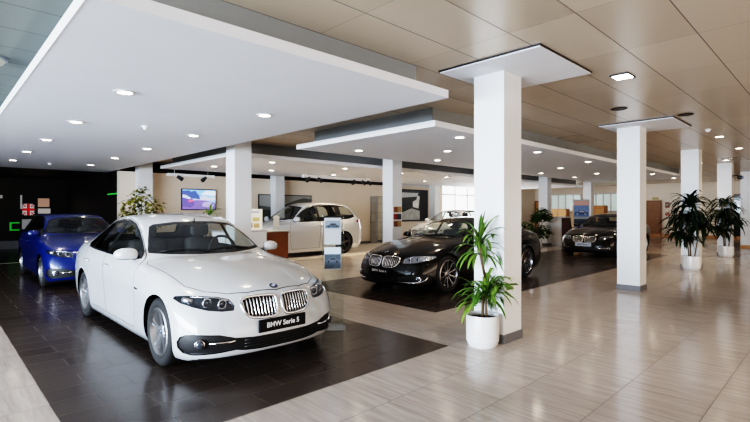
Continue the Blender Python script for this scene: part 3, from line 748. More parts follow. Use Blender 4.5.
# ---------------------------------------------------------------- ceiling fittings
def lamp(x, y, z, en, col=(1, .80, .56), size=1.9):
    l = bpy.data.lights.new('spot', 'SPOT'); l.energy = en; l.color = col; l.spot_size = size; l.spot_blend = .8; l.shadow_soft_size = .09
    o = bpy.data.objects.new('spot_lamp', l); COL.objects.link(o); o.location = (x, y, z)
    return o
def make_downlight():
    t = thing('downlight', '', 'ceiling light')
    b = NB(); lathe(b, [(.075, .0), (.105, -.004), (.105, -.010), (.072, -.012), (.072, 0), (.075, 0)], 24, cap=False); obj('trim_ring', b, M_WHITE, t, sharp=.5)
    b = NB(); lathe(b, [(0, -.004), (.073, -.004), (.073, -.001), (0, -.001)], 24); obj('lens', b, M_LIT, t)
    return t
DL0 = [None]
def downlight(x, y, z, label, group, en=26):
    if DL0[0] is None: DL0[0] = make_downlight(); t = DL0[0]
    else: t = copy_tree(DL0[0])
    t.location = (x, y, z); tag(t, label, None, group)
    if en: lamp(x, y, z - .03, en)
ORD = ['nearest', 'second', 'third', 'fourth', 'fifth', 'sixth', 'seventh', 'eighth']
for r, X in (('outer left', 1.45), ('inner right', 3.08)):
    for k in range(5):
        downlight(X, 5.2 + 2.2 * k, 2.70, '%s downlight of the %s row in the panel over the white saloon' % (ORD[k], r), 'downlights in the near panel')
for r, Y, xs in (('front', 4.5, (6.33, 9.08, 11.75, 14.4, 17.15, 19.8)), ('middle', 5.7, (7.6, 10.2, 12.9, 15.6, 18.3)), ('back', 6.9, (6.25, 8.8, 11.5, 14.16, 16.8))):
    for k, X in enumerate(xs):
        downlight(X, Y, 2.70, '%s downlight of the %s row in the panel over the black cars' % (ORD[k], r), 'downlights over the black cars', 24)
for r, Y, xs in (('front', 10.1, (6.2, 8.6, 11.0, 13.4, 16)), ('back', 12.1, (5.6, 7.4, 9.8, 12.2, 14.6))):
    for k, X in enumerate(xs):
        downlight(X, Y, 2.70, '%s downlight of the %s row in the panel over the white off-road car' % (ORD[k], r), 'downlights over the back row', 170 if k % 2 == 0 else 0)
for k, (u, v) in enumerate(((719.5, 136.5), (739, 148), (726, 160), (700, 163))):
    p = onZ(u, v, 3.05); downlight(p[0], p[1], 3.05, '%s round downlight in the tiled ceiling by the plants' % ORD[k], 'downlights in the tiled ceiling', 30)
p = onZ(622.5, 76, 3.05)
t = thing('square_ceiling_light', 'bright square spotlight set in the metal ceiling tile right of the front column', 'ceiling light', (p[0], p[1], 3.05))
b = NB(); boxmm(b, (-.14, -.10, -.012), (.14, .10, 0), .003); obj('housing', b, M_DARK, t)
b = NB(); boxmm(b, (-.09, -.085, -.016), (.09, .085, -.0125)); obj('lens', b, M_LITC, t); lamp(p[0], p[1], 3.0, 60, (1, .95, .88))
for (u, v), lab in (((619, 108.5), 'dark oval ceiling grille beyond the square spotlight'), ((685.5, 114.3), 'dark ringed ceiling vent above the third column')):
    p = onZ(u, v, 3.05); t = thing('ceiling_vent', lab, 'ceiling vent', (p[0], p[1], 3.05))
    b = NB(); lathe(b, [(.105, 0), (.12, -.006), (.10, -.014), (.095, -.006), (.105, 0)], 28, cap=False); obj('rim', b, M_DARK, t, sharp=.5)
    b = NB(); lathe(b, [(0, -.008), (.098, -.005), (.098, 0), (0, 0)], 28); obj('grille', b, mat('vent_mesh', (.10, .08, .065), .5), t)
for (u, v, z), lab in (((708, 129.5, 3.05), 'small white smoke detector on the tiled ceiling near the third column'), ((145.5, 126.3, 2.70), 'small white smoke detector between the downlights of the near panel'), ((50, 163, 2.70), 'small white smoke detector at the far end of the near panel')):
    p = onZ(u, v, z); t = thing('smoke_detector', lab, 'smoke detector', (p[0], p[1], z))
    b = NB(); lathe(b, [(.055, 0), (.055, -.012), (.045, -.02), (0, -.02)], 20); obj('base', b, M_WHITE, t, sharp=.5)
    b = NB(); lathe(b, [(.034, -.02), (.030, -.045), (.015, -.052), (0, -.052)], 20); obj('sensor', b, M_FASCIA, t, sharp=.6)
p = (.42, 6.1)
t = thing('round_ceiling_lamp', 'pale round domed ceiling lamp at the left of the big white panel', 'ceiling light', (p[0], p[1], 3.05))
b = NB(); lathe(b, [(.17, 0), (.17, -.03), (.15, -.04)], 28, cap=False); obj('rim', b, M_METAL, t, sharp=.5)
b = NB(); lathe(b, [(.155, -.03), (.13, -.07), (.07, -.095), (0, -.10)], 28, cap=False); obj('dome', b, mat('cream_dome', (.72, .68, .52), .3), t, True)
# spot rails
def spot_rail(x0, x1, y, z, lab, spots):
    t = thing('spotlight_rail', lab, 'spotlight rail', (0, 0, 0))
    b = NB(); boxmm(b, (x0, y - .05, z - .02), (x1, y + .05, z + .06), .006); obj('rail', b, M_WHITE, t)
    b = NB()
    for x in (x0 + .2, x1 - .2): tube(b, [(x, y, z + .045), (x, y, z + .22)], .008, 6)
    obj('hanger', b, M_METAL, t)
    for x, dx in spots:
        b = NB(); tube(b, [(x - dx * .02, y - .02, z - .02), (x + dx * .11, y - .09, z - .12)], [.05, .062], 12); h = obj('spot_head', b, M_DARK if dx else M_WHITE, t, sharp=.6)
        b = NB(); tube(b, [(x, y, z), (x, y - .01, z - .05)], .012, 6); obj('bracket', b, M_METAL, h)
spot_rail(7.9, 10.6, 11.2, 2.48, 'white spotlight rail hanging over the white off-road car', ((8.1, -1), (8.45, 1), (9.9, -1), (10.25, 1), (10.5, 1)))
spot_rail(4.9, 6.3, 13.6, 2.50, 'grey spotlight rail over the wall with the television', ((5.2, 1), (6.0, -1)))
# ---------------------------------------------------------------- plants
M_POT = mat('white_ceramic', (.80, .80, .79), .25, coat=.3); M_SOIL = mat('soil', (.05, .035, .025), .9, noise=.4)
def leafmat(name, c1, c2):
    m = mat(name, c1, .5, spec=.25); nt = m.node_tree; N = nt.nodes; L = nt.links
    at = N.new('ShaderNodeAttribute'); at.attribute_name = 'tone'; mx = N.new('ShaderNodeMix'); mx.data_type = 'RGBA'; mx.inputs[6].default_value = (*c1, 1); mx.inputs[7].default_value = (*c2, 1)
    L.new(at.outputs['Fac'], mx.inputs[0]); L.new(mx.outputs[2], N['Principled BSDF'].inputs['Base Color'])
    return m
M_LEAFV = leafmat('variegated_leaf', (.03, .105, .015), (.32, .42, .08)); M_LEAFD = leafmat('dark_leaf', (.006, .018, .008), (.025, .055, .02)); M_LEAFF = leafmat('ficus_leaf', (.05, .075, .008), (.42, .36, .05)); M_STEM = mat('plant_stem', (.16, .11, .06), .7, noise=.3)
BLOCK = [None]
def strap_leaf(bm, tl, o, az, el, ln, w, droop, tone):
    """arched strap leaf with a pale edge"""
    n = 7; p = Vector(o); d = Vector((math.cos(az) * math.cos(el), math.sin(az) * math.cos(el), math.sin(el))); sd = Vector((-math.sin(az), math.cos(az), 0)); prev = None
    for i in range(n + 1):
        t = i / n; hw = w * (0.35 + 1.5 * t) * (1 - t) ** .7 + .001
        up = sd.cross(d).normalized() * (-1)
        row = [bm.verts.new(p - sd * hw + Vector((0, 0, hw * .35))), bm.verts.new(p), bm.verts.new(p + sd * hw + Vector((0, 0, hw * .35)))]
        if BLOCK[0]:
            for v in row:
                if v.co.x > BLOCK[0][0] and BLOCK[0][1] < v.co.y < BLOCK[0][2]: v.co.x = BLOCK[0][0] - random.uniform(0, .02)
        for v, q in zip(row, (tone[1], tone[0], tone[1])): v[tl] = min(1, max(0, q + random.uniform(-.1, .1)))
        if prev:
            for k in (0, 1): bm.faces.new((prev[k], prev[k + 1], row[k + 1], row[k]))
        prev = row; p = p + d * (ln / n)
        d = (d + Vector((0, 0, -1)) * droop / n * (1 + t)).normalized()
def crown(bm, tl, o, n, ln, w, tone, el=(.1, 1.3), droop=(1.2, 2.4)):
    for k in range(n):
        az = k * 2.399 + random.uniform(-.3, .3); e = el[0] + (el[1] - el[0]) * random.random() ** .8
        strap_leaf(bm, tl, (o[0], o[1], o[2] + .10 * random.random()), az, e, ln * random.uniform(.7, 1.1), w, random.uniform(*droop), tone(random.random()))
def pot(t, r, h, sq=False):
    b = NB()
    if sq: lathe(b, [(0, .012), (r * .96, .012), (r, .03), (r * 1.02, h - .07), (r * 1.0, h), (r * .9, h), (r * .9, h - .04), (0, h - .04)], 40)
    else: lathe(b, [(0, 0), (r * .82, 0), (r * .93, .03), (r * .95, .055), (r * .99, .06), (r, h * .3), (r, h - .02), (r * .985, h), (r * .93, h), (r * .93, h - .05), (0, h - .05)], 40)
    obj('pot', b, M_POT, t, sharp=.5)
    b = NB(); lathe(b, [(0, h - .035), (r * .9, h - .04), (r * .9, h - .06), (0, h - .06)], 24); obj('soil', b, M_SOIL, t)
def dracaena(loc, lab, r, h, stems, crowns, m, tone, w):
    t = thing('potted_dracaena', lab, 'potted plant', loc); pot(t, r, h)
    for s in stems:
        b = NB(); tube(b, s, [.016] * (len(s) - 1) + [.011], 8); obj('stem', b, M_STEM, t, True)
    b = NB(); tl = b.verts.layers.float.new('tone')
    for o, n, ln, el, dr in crowns: crown(b, tl, o, n, ln, w, tone, el, dr)
    obj('foliage', b, m, t, True)
    return t
random.seed(3)
BLOCK[0] = (.18, -.20, .28)
dracaena((4.352, 2.79, 0), 'variegated dracaena with two leafy tiers in a white pot by the front column', .178, .34,
         [[(0, 0, .3), (.01, .0, .5), (.03, -.01, .75), (-.02, .01, .98), (-.03, .02, 1.10)], [(.03, -.03, .3), (.03, -.02, .6)]],
         [((-.03, .02, 1.03), 30, .42, (.2, 1.5), (.7, 2.2)), ((-.03, .02, .98), 12, .40, (-.2, .3), (1.2, 2.2)), ((.03, -.02, .48), 40, .45, (.05, 1.35), (.9, 2.2)), ((-.05, .05, .42), 14, .34, (.0, .8), (.8, 1.8)), ((.10, -.10, .54), 14, .34, (.2, 1.1), (.9, 2.0))],
         M_LEAFV, lambda q: (.7 * q, .2 * q) if q > .55 else (.02, .2 + q * .6), .028)
BLOCK[0] = (.235, -.15, .34)
def big_dracaena(loc, lab, top):
    k = top / 2.05
    return dracaena(loc, lab, .21, .34, [[(.02, .02, .3), (.04, .05, 1.0), (.06, .06, 1.55 * k)], [(-.05, .04, .3), (-.12, .10, 1.15 * k)], [(.03, -.06, .3), (.06, -.14, .9 * k)]],
         [((.06, .04, 1.50 * k), 44, .70, (.1, 1.2), (1.3, 2.6)), ((-.14, .14, 1.15 * k), 38, .66, (-.1, 1.15), (1.3, 2.8)), ((.08, -.18, .95 * k), 38, .62, (-.1, 1.15), (1.3, 2.8)), ((-.14, .26, .78 * k), 28, .58, (-.2, 1.0), (1.2, 2.6)), ((.06, .0, 1.25 * k), 34, .66, (-.2, .9), (1.4, 2.6)), ((-.02, .02, .70 * k), 18, .48, (-.2, .8), (1.2, 2.2))],
         M_LEAFD, lambda q: (.1 + .4 * q, .3 * q), .046)
big_dracaena((13.785, 2.75, 0), 'tall dark green dracaena in a white pot in front of the third column', 2.12)
big_dracaena((18.50, 2.75, 0), 'tall dark green dracaena in a white pot beside the fourth column, behind the nearer one', 2.2)
BLOCK[0] = None
def leafy(loc, lab, clumps, n, size, m, r=.18, h=.34, name='potted_ficus'):
    t = thing(name, lab, 'potted plant', loc); pot(t, r, h)
    for c in clumps:
        b = NB(); tube(b, [(0, 0, h - .06), (c[0] * .3, c[1] * .3, (h + c[2]) * .5), c[:3]], [.018, .013, .006], 6); obj('stem', b, M_STEM, t, True)
    b = NB(); tl = b.verts.layers.float.new('tone')
    for c in clumps:
        for k in range(n):
            while True:
                q = Vector((random.uniform(-1, 1), random.uniform(-1, 1), random.uniform(-1, 1)))
                if .3 < q.length < 1: break
            o = Vector(c[:3]) + q * c[3]; az = random.uniform(0, 2 * PI)
            strap = random.random()
            d = Vector((math.cos(az), math.sin(az), random.uniform(-.9, .3))).normalized(); s = d.cross(Vector((0, 0, 1))).normalized() * size * .28; L_ = size * random.uniform(.7, 1.2)
            vs = [b.verts.new(o), b.verts.new(o + d * L_ * .45 + s), b.verts.new(o + d * L_), b.verts.new(o + d * L_ * .45 - s)]
            for v in vs: v[tl] = strap
            b.faces.new(vs)
    obj('foliage', b, m, t, True)
    return t
leafy((3.95, 12.75, 0), 'leafy ficus with yellowish leaves behind the white saloon, left of the television', [(0, 0, 1.88, .25), (-.2, .17, 1.62, .26), (.22, -.17, 1.60, .27), (.0, .0, 1.35, .34), (-.2, .2, 1.25, .28), (.2, -.2, 1.25, .26), (-.12, .1, 1.0, .3)], 140, .14, M_LEAFF)
t = thing('potted_yucca', 'small bright green spiky plant beside the column right of the television', 'potted plant', (4.17, 9.2, 0)); pot(t, .15, .34)
b = NB(); tube(b, [(0, 0, .3), (.01, 0, .8), (0, .01, 1.32)], .016, 8); obj('stem', b, M_STEM, t, True)
b = NB(); tl = b.verts.layers.float.new('tone'); crown(b, tl, (0, 0, 1.32), 26, .36, .018, lambda q: (.5 * q, .3 + .5 * q), (.1, 1.4), (.6, 1.6)); obj('foliage', b, M_LEAFV, t, True)
leafy((17.6, 8.72, 0), 'round leafy bush in two tiers in front of the white counter, far off', [(.1, -.1, 1.36, .28), (.25, -.25, 1.28, .22), (-.05, .05, 1.2, .2), (-.05, .05, .72, .34), (.2, -.2, .66, .28), (-.35, .3, .76, .32)], 150, .19, leafmat('bush_leaf', (.02, .05, .012), (.12, .19, .05)), name='potted_bush')

# ---------------------------------------------------------------- stands, screens, desks
M_ACRYL = glassmat('acrylic', (.93, .96, .95), boost=1.3); M_PAPER = mat('paper', (.34, .35, .36), .6, noise=.02); M_PHOTO_D = mat('photo_dark', (.05, .07, .09), .4, noise=.7, nscale=22); M_INK = mat('grey_ink', (.35, .36, .38), .6); M_PHOTO_B = mat('photo_blue', (.12, .2, .36), .4, noise=.6, nscale=16)
def minicar(x0, z0, w, Y, mbody, mdark):
    """flat printed picture of a car: body and glass outlines"""
    b = NB(); q = [(0, .1), (.03, .36), (.2, .44), (.36, .72), (.68, .74), (.86, .46), (.98, .40), (1, .12), (.9, .1), (.84, .24), (.74, .24), (.70, .1), (.30, .1), (.26, .24), (.16, .24), (.10, .1)]
    prism(b, [(x0 + a * w, z0 + c * w * .5) for a, c in q], Y, Y - .0012, 'y')
    g = NB(); q = [(.30, .46), (.40, .67), (.64, .68), (.76, .47)]; prism(g, [(x0 + a * w, z0 + c * w * .5) for a, c in q], Y - .0012, Y - .002, 'y')
    for cx in (.21, .79): lathe(g, [(0, Y - .0022), (w * .075, Y - .0022), (w * .075, Y - .0008), (0, Y - .0008)], 14, (x0 + cx * w, 0, z0 + .1 * w), 'y')
    return b, g
def acrylic_stand(loc, rz, lab, low=True):
    t = thing('acrylic_sign_stand', lab, 'sign stand', loc, rz)
    b = NB(); boxmm(b, (-.16, -.12, 0), (.16, .12, .012), .003); boxmm(b, (-.13, -.03, .012), (.13, .03, .05)); obj('base', b, M_PAPER, t)
    b = NB(); boxmm(b, (-.135, -.006, .05), (.135, .006, 1.42), .002); obj('acrylic_panel', b, M_ACRYL, t)
    for z0, z1, ph in ((1.05, 1.385, 'u'), (.74, 1.02, 'l')):
        b = NB(); boxmm(b, (-.105, -.0085, z0), (.105, -.0065, z1)); s = obj('printed_sheet', b, M_PAPER, t)
        y = -.0087
        if ph == 'u':
            b = NB(); boxmm(b, (-.095, y - .0008, z0 + .20), (.095, y, z1 - .035)); obj('photo_background', b, mat('photo_pale', (.16, .19, .22), .4, noise=.4, nscale=14), s)
            bb, g = minicar(-.085, z0 + .205, .17, y - .0008, None, None); obj('photo_car', bb, M_PHOTO_D, s); obj('photo_car_glass', g, M_DARK, s)
            b = NB()
            for k in range(9): boxmm(b, (-.09, y - .0008, z0 + .02 + .018 * k), (.09 - .03 * (k % 3), y, z0 + .026 + .018 * k))
            obj('text_lines', b, M_INK, s)
        else:
            b = NB(); boxmm(b, (-.1, y - .0008, z0 + .01), (.1, y, z1 - .01)); obj('photo_background', b, M_PHOTO_D, s)
            bb, g = minicar(-.09, z0 + .08, .18, y - .0008, None, None); obj('photo_car', bb, mat('photo_grey', (.10, .12, .15), .4), s); obj('photo_car_glass', g, M_DARK, s)
            b = NB(); boxmm(b, (-.1, y - .001, z1 - .09), (.1, y - .0005, z1 - .01)); obj('photo_sky', b, mat('photo_sky', (.42, .5, .56), .5), s)
    return t
acrylic_stand((3.63, 4.50, 0), -.72, 'clear acrylic sign stand with two printed sheets beside the white saloon')
acrylic_stand((9.95, 7.15, 0), -.72, 'clear acrylic sign stand with printed sheets behind the black coupe, partly hidden by leaves')
# television and pictures on the back wall
def framed(name, lab, cat, x0, x1, z0, z1, mframe, fw=.03, Y=15.3, dep=.05):
    t = thing(name, lab, cat, ((x0 + x1) / 2, Y, (z0 + z1) / 2))
    cx, cz = t.location.x, t.location.z; w, h = x1 - x0, z1 - z0
    b = NB(); boxmm(b, (-w / 2, -dep, -h / 2), (w / 2, 0, h / 2), .006); f = obj('frame', b, mframe, t)
    return t, w - 2 * fw, h - 2 * fw, -dep - .001
def flat(t, name, poly, y, m):
    b = NB(); prism(b, poly, y, y - .0012, 'y'); return obj(name, b, m, t)
def scr(n, c, e=.9): return mat('screen_' + n, c, .3, emit=c, es=e)
t, w, h, y = framed('television', 'flat television with a blue purple car picture on the beige wall', 'television', 5.95, 7.14, 1.50, 2.21, M_DARK)
R_ = lambda x0, z0, x1, z1: [(x0, z0), (x1, z0), (x1, z1), (x0, z1)]
s = flat(t, 'screen', R_(-w / 2, -h / 2, w / 2, h / 2), y, scr('sky', (.22, .42, .80)))
for n, q, m in (('road', [(-.5, -.5), (.5, -.5), (.5, -.18), (.1, .0), (-.1, -.02), (-.5, -.3)], scr('road', (.16, .12, .38))), ('city', [(-.15, -.02), (.5, -.05), (.5, .16), (.3, .10), (.15, .2), (0, .12), (-.12, .25)], scr('city', (.50, .52, .75))),
               ('trees', [(-.5, .08), (-.12, .04), (.02, .0), (.0, .2), (-.06, .30), (-.12, .46), (-.26, .40), (-.3, .47), (-.5, .44)], scr('tree', (.05, .09, .30))), ('cloud', [(.05, .25), (.5, .22), (.5, .45), (.2, .47)], scr('cloud', (.62, .75, .95))),
               ('car_body', [(-.5, -.36), (-.28, -.42), (-.16, -.30), (-.16, -.06), (-.26, .10), (-.42, .28), (-.5, .30)], scr('carb', (.10, .08, .30))), ('car_glass', [(-.5, .10), (-.30, .02), (-.24, .06), (-.40, .22), (-.5, .24)], scr('carg', (.45, .55, .8))), ('tail_lamp', [(-.34, -.14), (-.18, -.10), (-.18, -.02), (-.30, -.02)], scr('lamp', (.8, .12, .2))), ('side_car', [(.1, -.36), (.4, -.40), (.44, -.24), (.34, -.10), (.16, -.12), (.08, -.22)], scr('car2', (.32, .30, .55)))):
    y -= .0013; flat(s, n, [(a * w, c * h) for a, c in q], y, m)
t, w, h, y = framed('landscape_picture', 'wide dark landscape picture on the wall behind the white off-road car', 'picture', 8.78, 11.2, 1.05, 2.10, mat('picture_frame_black', (.03, .03, .03), .4), .035)
s = flat(t, 'canvas', R_(-w / 2, -h / 2, w / 2, h / 2), y, mat('pic_sky', (.36, .37, .36), .6, noise=.2, nscale=3))
for n, q, m in (('far_hill', [(-.5, -.3), (.5, -.3), (.5, .38), (.35, .42), (.15, .30), (-.05, .12), (-.3, .05), (-.5, .1)], mat('pic_hill', (.12, .125, .115), .6, noise=.4, nscale=4)), ('near_hill', [(-.5, -.5), (.5, -.5), (.5, .1), (.2, .12), (0, -.1), (-.5, -.05)], mat('pic_hill_dark', (.045, .05, .04), .6, noise=.4, nscale=5)), ('road', [(-.2, -.5), (.05, -.5), (.12, -.12), (.09, -.10)], mat('pic_road', (.2, .2, .2), .6))):
    y -= .0013; flat(s, n, [(a * w, c * h) for a, c in q], y, m)
t, w, h, y = framed('wall_screen', 'large black wall panel with a grey rocky picture, beyond the black coupe', 'picture', 16.45, 18.62, .95, 2.55, M_DARK, .05, dep=.08)
s = flat(t, 'picture_area', R_(-w / 2, -h / 2, w * .22, h / 2), y, mat('pic_grey', (.05, .06, .065), .4, noise=.4, nscale=3))
for n, q, m in (('cloud_band', [(-.45, .25), (.1, .3), (.15, .42), (-.45, .42)], mat('pic_cloud', (.6, .62, .63), .5, noise=.2)), ('rock', [(-.05, -.05), (.15, -.1), (.2, .3), (.12, .34), (.08, .2), (-.06, .12)], mat('pic_rock', (.8, .8, .78), .5, noise=.3, nscale=5)), ('shore', [(-.48, -.48), (.2, -.48), (.2, -.18), (-.1, -.1), (-.48, -.25)], mat('pic_shore', (.5, .52, .5), .5, noise=.5, nscale=6))):
    y -= .0013; flat(s, n, [(a * w, c * h) for a, c in q], y, m)
# grey glass cabinet
t = thing('display_cabinet', 'tall grey display cabinet against the beige wall, right of the off-road car', 'cabinet', (14.75, 15.05, 0))
b = NB()
for x in (-.2, .2):
    for y in (-.15, .2): boxmm(b, (x - .02, y - .02, 0), (x + .02, y + .02, 2.15))
for z in (.04, .5, .95, 1.4, 1.8, 2.13): boxmm(b, (-.2, -.15, z - .012), (.2, .2, z + .012))
obj('shelf_frame', b, M_METAL, t)
b = NB(); boxmm(b, (-.19, .18, .05), (.19, .195, 2.12)); obj('back_panel', b, mat('cabinet_grey', (.55, .51, .46), .4, noise=.1), t)
b = NB(); boxmm(b, (-.19, -.155, .05), (.19, -.15, 2.12)); obj('door', b, M_ACRYL, t)
# desk behind the white car with board, sprig
t = thing('brown_desk', 'small brown wooden counter behind the bonnet of the white saloon', 'desk', (6.50, 10.66, 0))
b = NB(); boxmm(b, (-.36, -.28, 0), (.36, -.24, .92)); boxmm(b, (-.36, -.24, 0), (-.32, .28, .92)); boxmm(b, (.32, -.24, 0), (.36, .28, .92)); obj('carcass', b, M_BROWN, t)
b = NB(); boxmm(b, (-.39, -.31, .92), (.39, .30, .95), .006); obj('worktop', b, M_PAPER, t)
t = thing('white_desk', 'white reception desk beside the column behind the white saloon', 'desk', (5.46, 10.35, 0))
b = NB(); boxmm(b, (-.55, -.30, 0), (.55, -.25, .97)); boxmm(b, (-.55, -.25, 0), (-.5, .35, .97)); boxmm(b, (.5, -.25, 0), (.55, .35, .97)); obj('carcass', b, M_WHITE, t)
b = NB(); boxmm(b, (-.58, -.33, .97), (.58, .38, 1.0), .006); obj('worktop', b, M_PAPER, t)
t = thing('photo_board', 'cream board with small brown pictures on the white reception desk', 'board', (5.84, 10.40, 1.0), -.5)
b = NB(); boxmm(b, (-.22, -.01, 0), (.22, .01, .52), .003); bd = obj('board', b, mat('cream_card', (.78, .72, .58), .6), t)
for i, (x, z, w_, h_, m) in enumerate(((-.15, .05, .13, .13, M_BROWN), (.01, .05, .14, .11, mat('pic_tan', (.42, .28, .12), .6, noise=.5, nscale=20)), (-.15, .22, .10, .14, M_PHOTO_D), (-.02, .21, .17, .10, mat('pic_gold', (.5, .36, .14), .6, noise=.5, nscale=20)))):
    b = NB(); boxmm(b, (x, -.012, z), (x + w_, -.010, z + h_)); obj('small_picture', b, m, bd)
b = NB(); boxmm(b, (-.15, -.012, .42), (.15, -.010, .47)); obj('heading_strip', b, M_INK, bd)
t = thing('twig_vase', 'thin twig with dark leaves in a small vase on the white reception desk', 'vase', (5.32, 10.25, 1.0))
b = NB(); lathe(b, [(0, 0), (.04, 0), (.05, .04), (.03, .10), (.025, .12), (.02, .12), (.02, .02), (0, .02)], 20); obj('vase', b, M_DARK, t, sharp=.6)
b = NB(); tube(b, [(0, 0, .05), (.01, 0, .25), (-.02, 0, .42)], .006, 5); tube(b, [(.01, 0, .25), (.07, 0, .36)], .005, 5); obj('stem', b, M_STEM, t)
b = NB(); tl = b.verts.layers.float.new('tone')
for k in range(12): strap_leaf(b, tl, (.0 + .02 * math.sin(k * 2), 0, .15 + .024 * k), k * 2.1, .3, .10, .016, 1.0, (.2, .2))
obj('foliage', b, M_LEAFD, t)
t = thing('leaflet_holder', 'upright white leaflet holder standing on the brown counter', 'leaflet holder', (6.60, 10.55, .95), -.4)
b = NB(); boxmm(b, (-.09, -.04, 0), (.09, .04, .06)); boxmm(b, (-.09, .01, .06), (.09, .02, .42)); obj('holder', b, M_ACRYL, t)
b = NB(); boxmm(b, (-.08, 0, .05), (.08, .009, .40)); l = tag(obj('leaflet', b, M_PAPER, None, loc=t.location), 'white leaflet in the upright holder on the brown counter', 'leaflet'); l.rotation_euler = t.rotation_euler; b = NB(); boxmm(b, (-.06, -.002, .12), (.06, -.0005, .30)); obj('leaflet_print', b, M_INK, l)
# brochures on the column by the black car
t = thing('brochure_rack', 'small rack of brown and red brochures on the column beyond the black coupe', 'brochure rack', (9.46, 8.868, 1.0))
b = NB(); boxmm(b, (-.17, -.02, 0), (.17, .0, .62)); obj('backboard', b, M_WHITE, t)
for r in range(3): b = NB(); boxmm(b, (-.17, -.07, .015 + .2 * r), (.17, -.02, .029 + .2 * r)); obj('ledge', b, M_WHITE, t)
for i in range(6):
    b = NB(); boxmm(b, (-.065, -.03, 0), (.065, 0, .16)); bo = obj('brochure', b, [M_BROWN, mat('brochure_tan', (.45, .30, .16), .5), mat('brochure_red', (.25, .05, .03), .5), M_PHOTO_D][i % 4], None, loc=(9.46 - .085 + .16 * (i % 2), 8.846, 1.03 + .2 * (i // 2)))
    tag(bo, '%s brochure in the %s row of the rack on the column' % (['brown', 'tan', 'dark red', 'dark blue', 'brown', 'tan'][i], ['bottom', 'bottom', 'middle', 'middle', 'top', 'top'][i]), 'brochure', 'brochures in the column rack')
# signs by the brown door
for (u, v, w_, h_, m, lab) in ((667, 205, .22, .32, mat('sign_brown', (.28, .12, .07), .5), 'small brown wall sign right of the brown door, the upper one'), (667, 214, .20, .18, mat('sign_red', (.45, .08, .05), .5), 'small red wall box right of the brown door, the lower one'), (655, 198.5, .3, .14, mat('sign_gold', (.55, .42, .12), .5), 'small yellowish sign above the brown door')):
    p = onX(u, v, 30.4); t = thing('wall_sign', lab, 'sign', (30.5, p[0], p[1])); b = NB(); boxmm(b, (-.04, -w_ / 2, -h_ / 2), (0, w_ / 2, h_ / 2), .004); obj('plate', b, m, t)
    b = NB(); boxmm(b, (-.043, -w_ * .3, -h_ * .1), (-.04, w_ * .3, h_ * .2)); obj('inner_panel', b, mat('sign_dim', (.5, .45, .4), .5), t)
t = thing('round_door_sign', 'white ring sign on the dark glass door at the far right', 'sign', (30.42, 4.05, 1.47))
b = NB(); tube(b, [(0, .16 * math.cos(a), .22 * math.sin(a)) for a in [2 * PI * k / 24 for k in range(24)]], .035, 6, closed=True); obj('ring', b, M_LIT if False else M_PAPER, t, True)
# camera on fourth column
t = thing('security_camera', 'small dark camera bracket high on the fourth column', 'camera', (18.95, 2.64, 2.62))
b = NB(); tube(b, [(0, 0, 0), (0, -.10, .02), (-.02, -.16, -.03)], .02, 8); obj('bracket', b, M_DARK, t)
b = NB(); box(b, (-.05, -.2, -.06), (.16, .14, .12), .03); h_ = obj('camera_body', b, M_DARK, t, sharp=.6); b = NB(); lathe(b, [(0, 0), (.045, 0), (.05, .03), (0, .05)], 16, (-.1, -.29, -.07), 'y'); obj('lens', b, mat('lens_blue', (.3, .35, .5), .1), h_, True)
# far counter, chairs, cabinets, poster
t = thing('reception_counter', 'white far counter with dark end panel behind the leafy bush', 'counter', (19.5, 8.45, 0))
b = NB(); boxmm(b, (-.35, -.02, 0), (.25, .45, 1.18)); obj('front_panel', b, M_BEIGE if False else mat('counter_white', (.85, .80, .75), .4, noise=.04), t)
b = NB(); boxmm(b, (-.37, -.16, 1.18), (.28, .47, 1.23), .006); obj('countertop', b, M_WHITE, t)
b = NB(); boxmm(b, (-.30, -.14, 0), (.22, -.02, 1.18)); obj('end_panel', b, mat('dark_red_wood', (.09, .025, .02), .4), t)
def office_chair(loc, rz, lab):
    t = thing('office_chair', lab, 'chair', loc, rz, 'far office chairs')
    b = NB(); box(b, (0, 0, .48), (.5, .48, .09), .03); obj('seat', b, M_DARK, t, True)
    b = NB(); box(b, (0, .26, .88), (.48, .07, .66), .03, Matrix.Rotation(-.12, 3, 'X')); obj('backrest', b, M_DARK, t, True)
    b = NB(); tube(b, [(0, 0, .06), (0, 0, .45)], .03, 8)
    for k in range(5): a = 2 * PI * k / 5; tube(b, [(0, 0, .10), (.30 * math.cos(a), .30 * math.sin(a), .05)], .022, 6)
    obj('base', b, M_METAL, t)
    for k in range(5):
        a = 2 * PI * k / 5; b = NB(); lathe(b, [(0, -.02), (.03, -.02), (.03, .02), (0, .02)], 12, (.30 * math.cos(a), 0 + .30 * math.sin(a), .03), 'y'); obj('castor', b, M_DARK, t)
    for s in (-1, 1): b = NB(); tube(b, [(s * .27, .2, .5), (s * .29, .15, .7), (s * .29, -.12, .7)], .022, 6); obj('armrest', b, M_DARK, t)
office_chair((21.0, 8.6, 0), .6, 'black office chair beside the far white counter, nearer one'); office_chair((22.6, 8.35, 0), -.6, 'black office chair behind the poster by the far saloon, farther one'); 
for i, (x, y, lab) in enumerate(((24.5, 9.3, 'low orange wooden cabinet beneath the office glazing, near the column'), (27.5, 12.5, 'orange wooden cabinet beneath the office glazing, farther left'))):
    t = thing('wooden_cabinet', lab, 'cabinet', (x, y, 0)); b = NB(); boxmm(b, (-.25, -.8, 0), (.25, .8, 1.75 if i == 0 else 1.6), .01); obj('carcass', b, M_WOOD, t)
    for k in range(3): b = NB(); boxmm(b, (-.27, -.78 + .53 * k, .06), (-.25, -.28 + .53 * k, 1.55)); d = obj('door', b, mat('orange_wood_door', (.58, .31, .12), .4, noise=.2, nscale=4), t); b = NB(); tube(b, [(-.28, -.34 + .53 * k, .8), (-.28, -.34 + .53 * k, .95)], .01, 6); obj('handle', b, M_METAL, d)
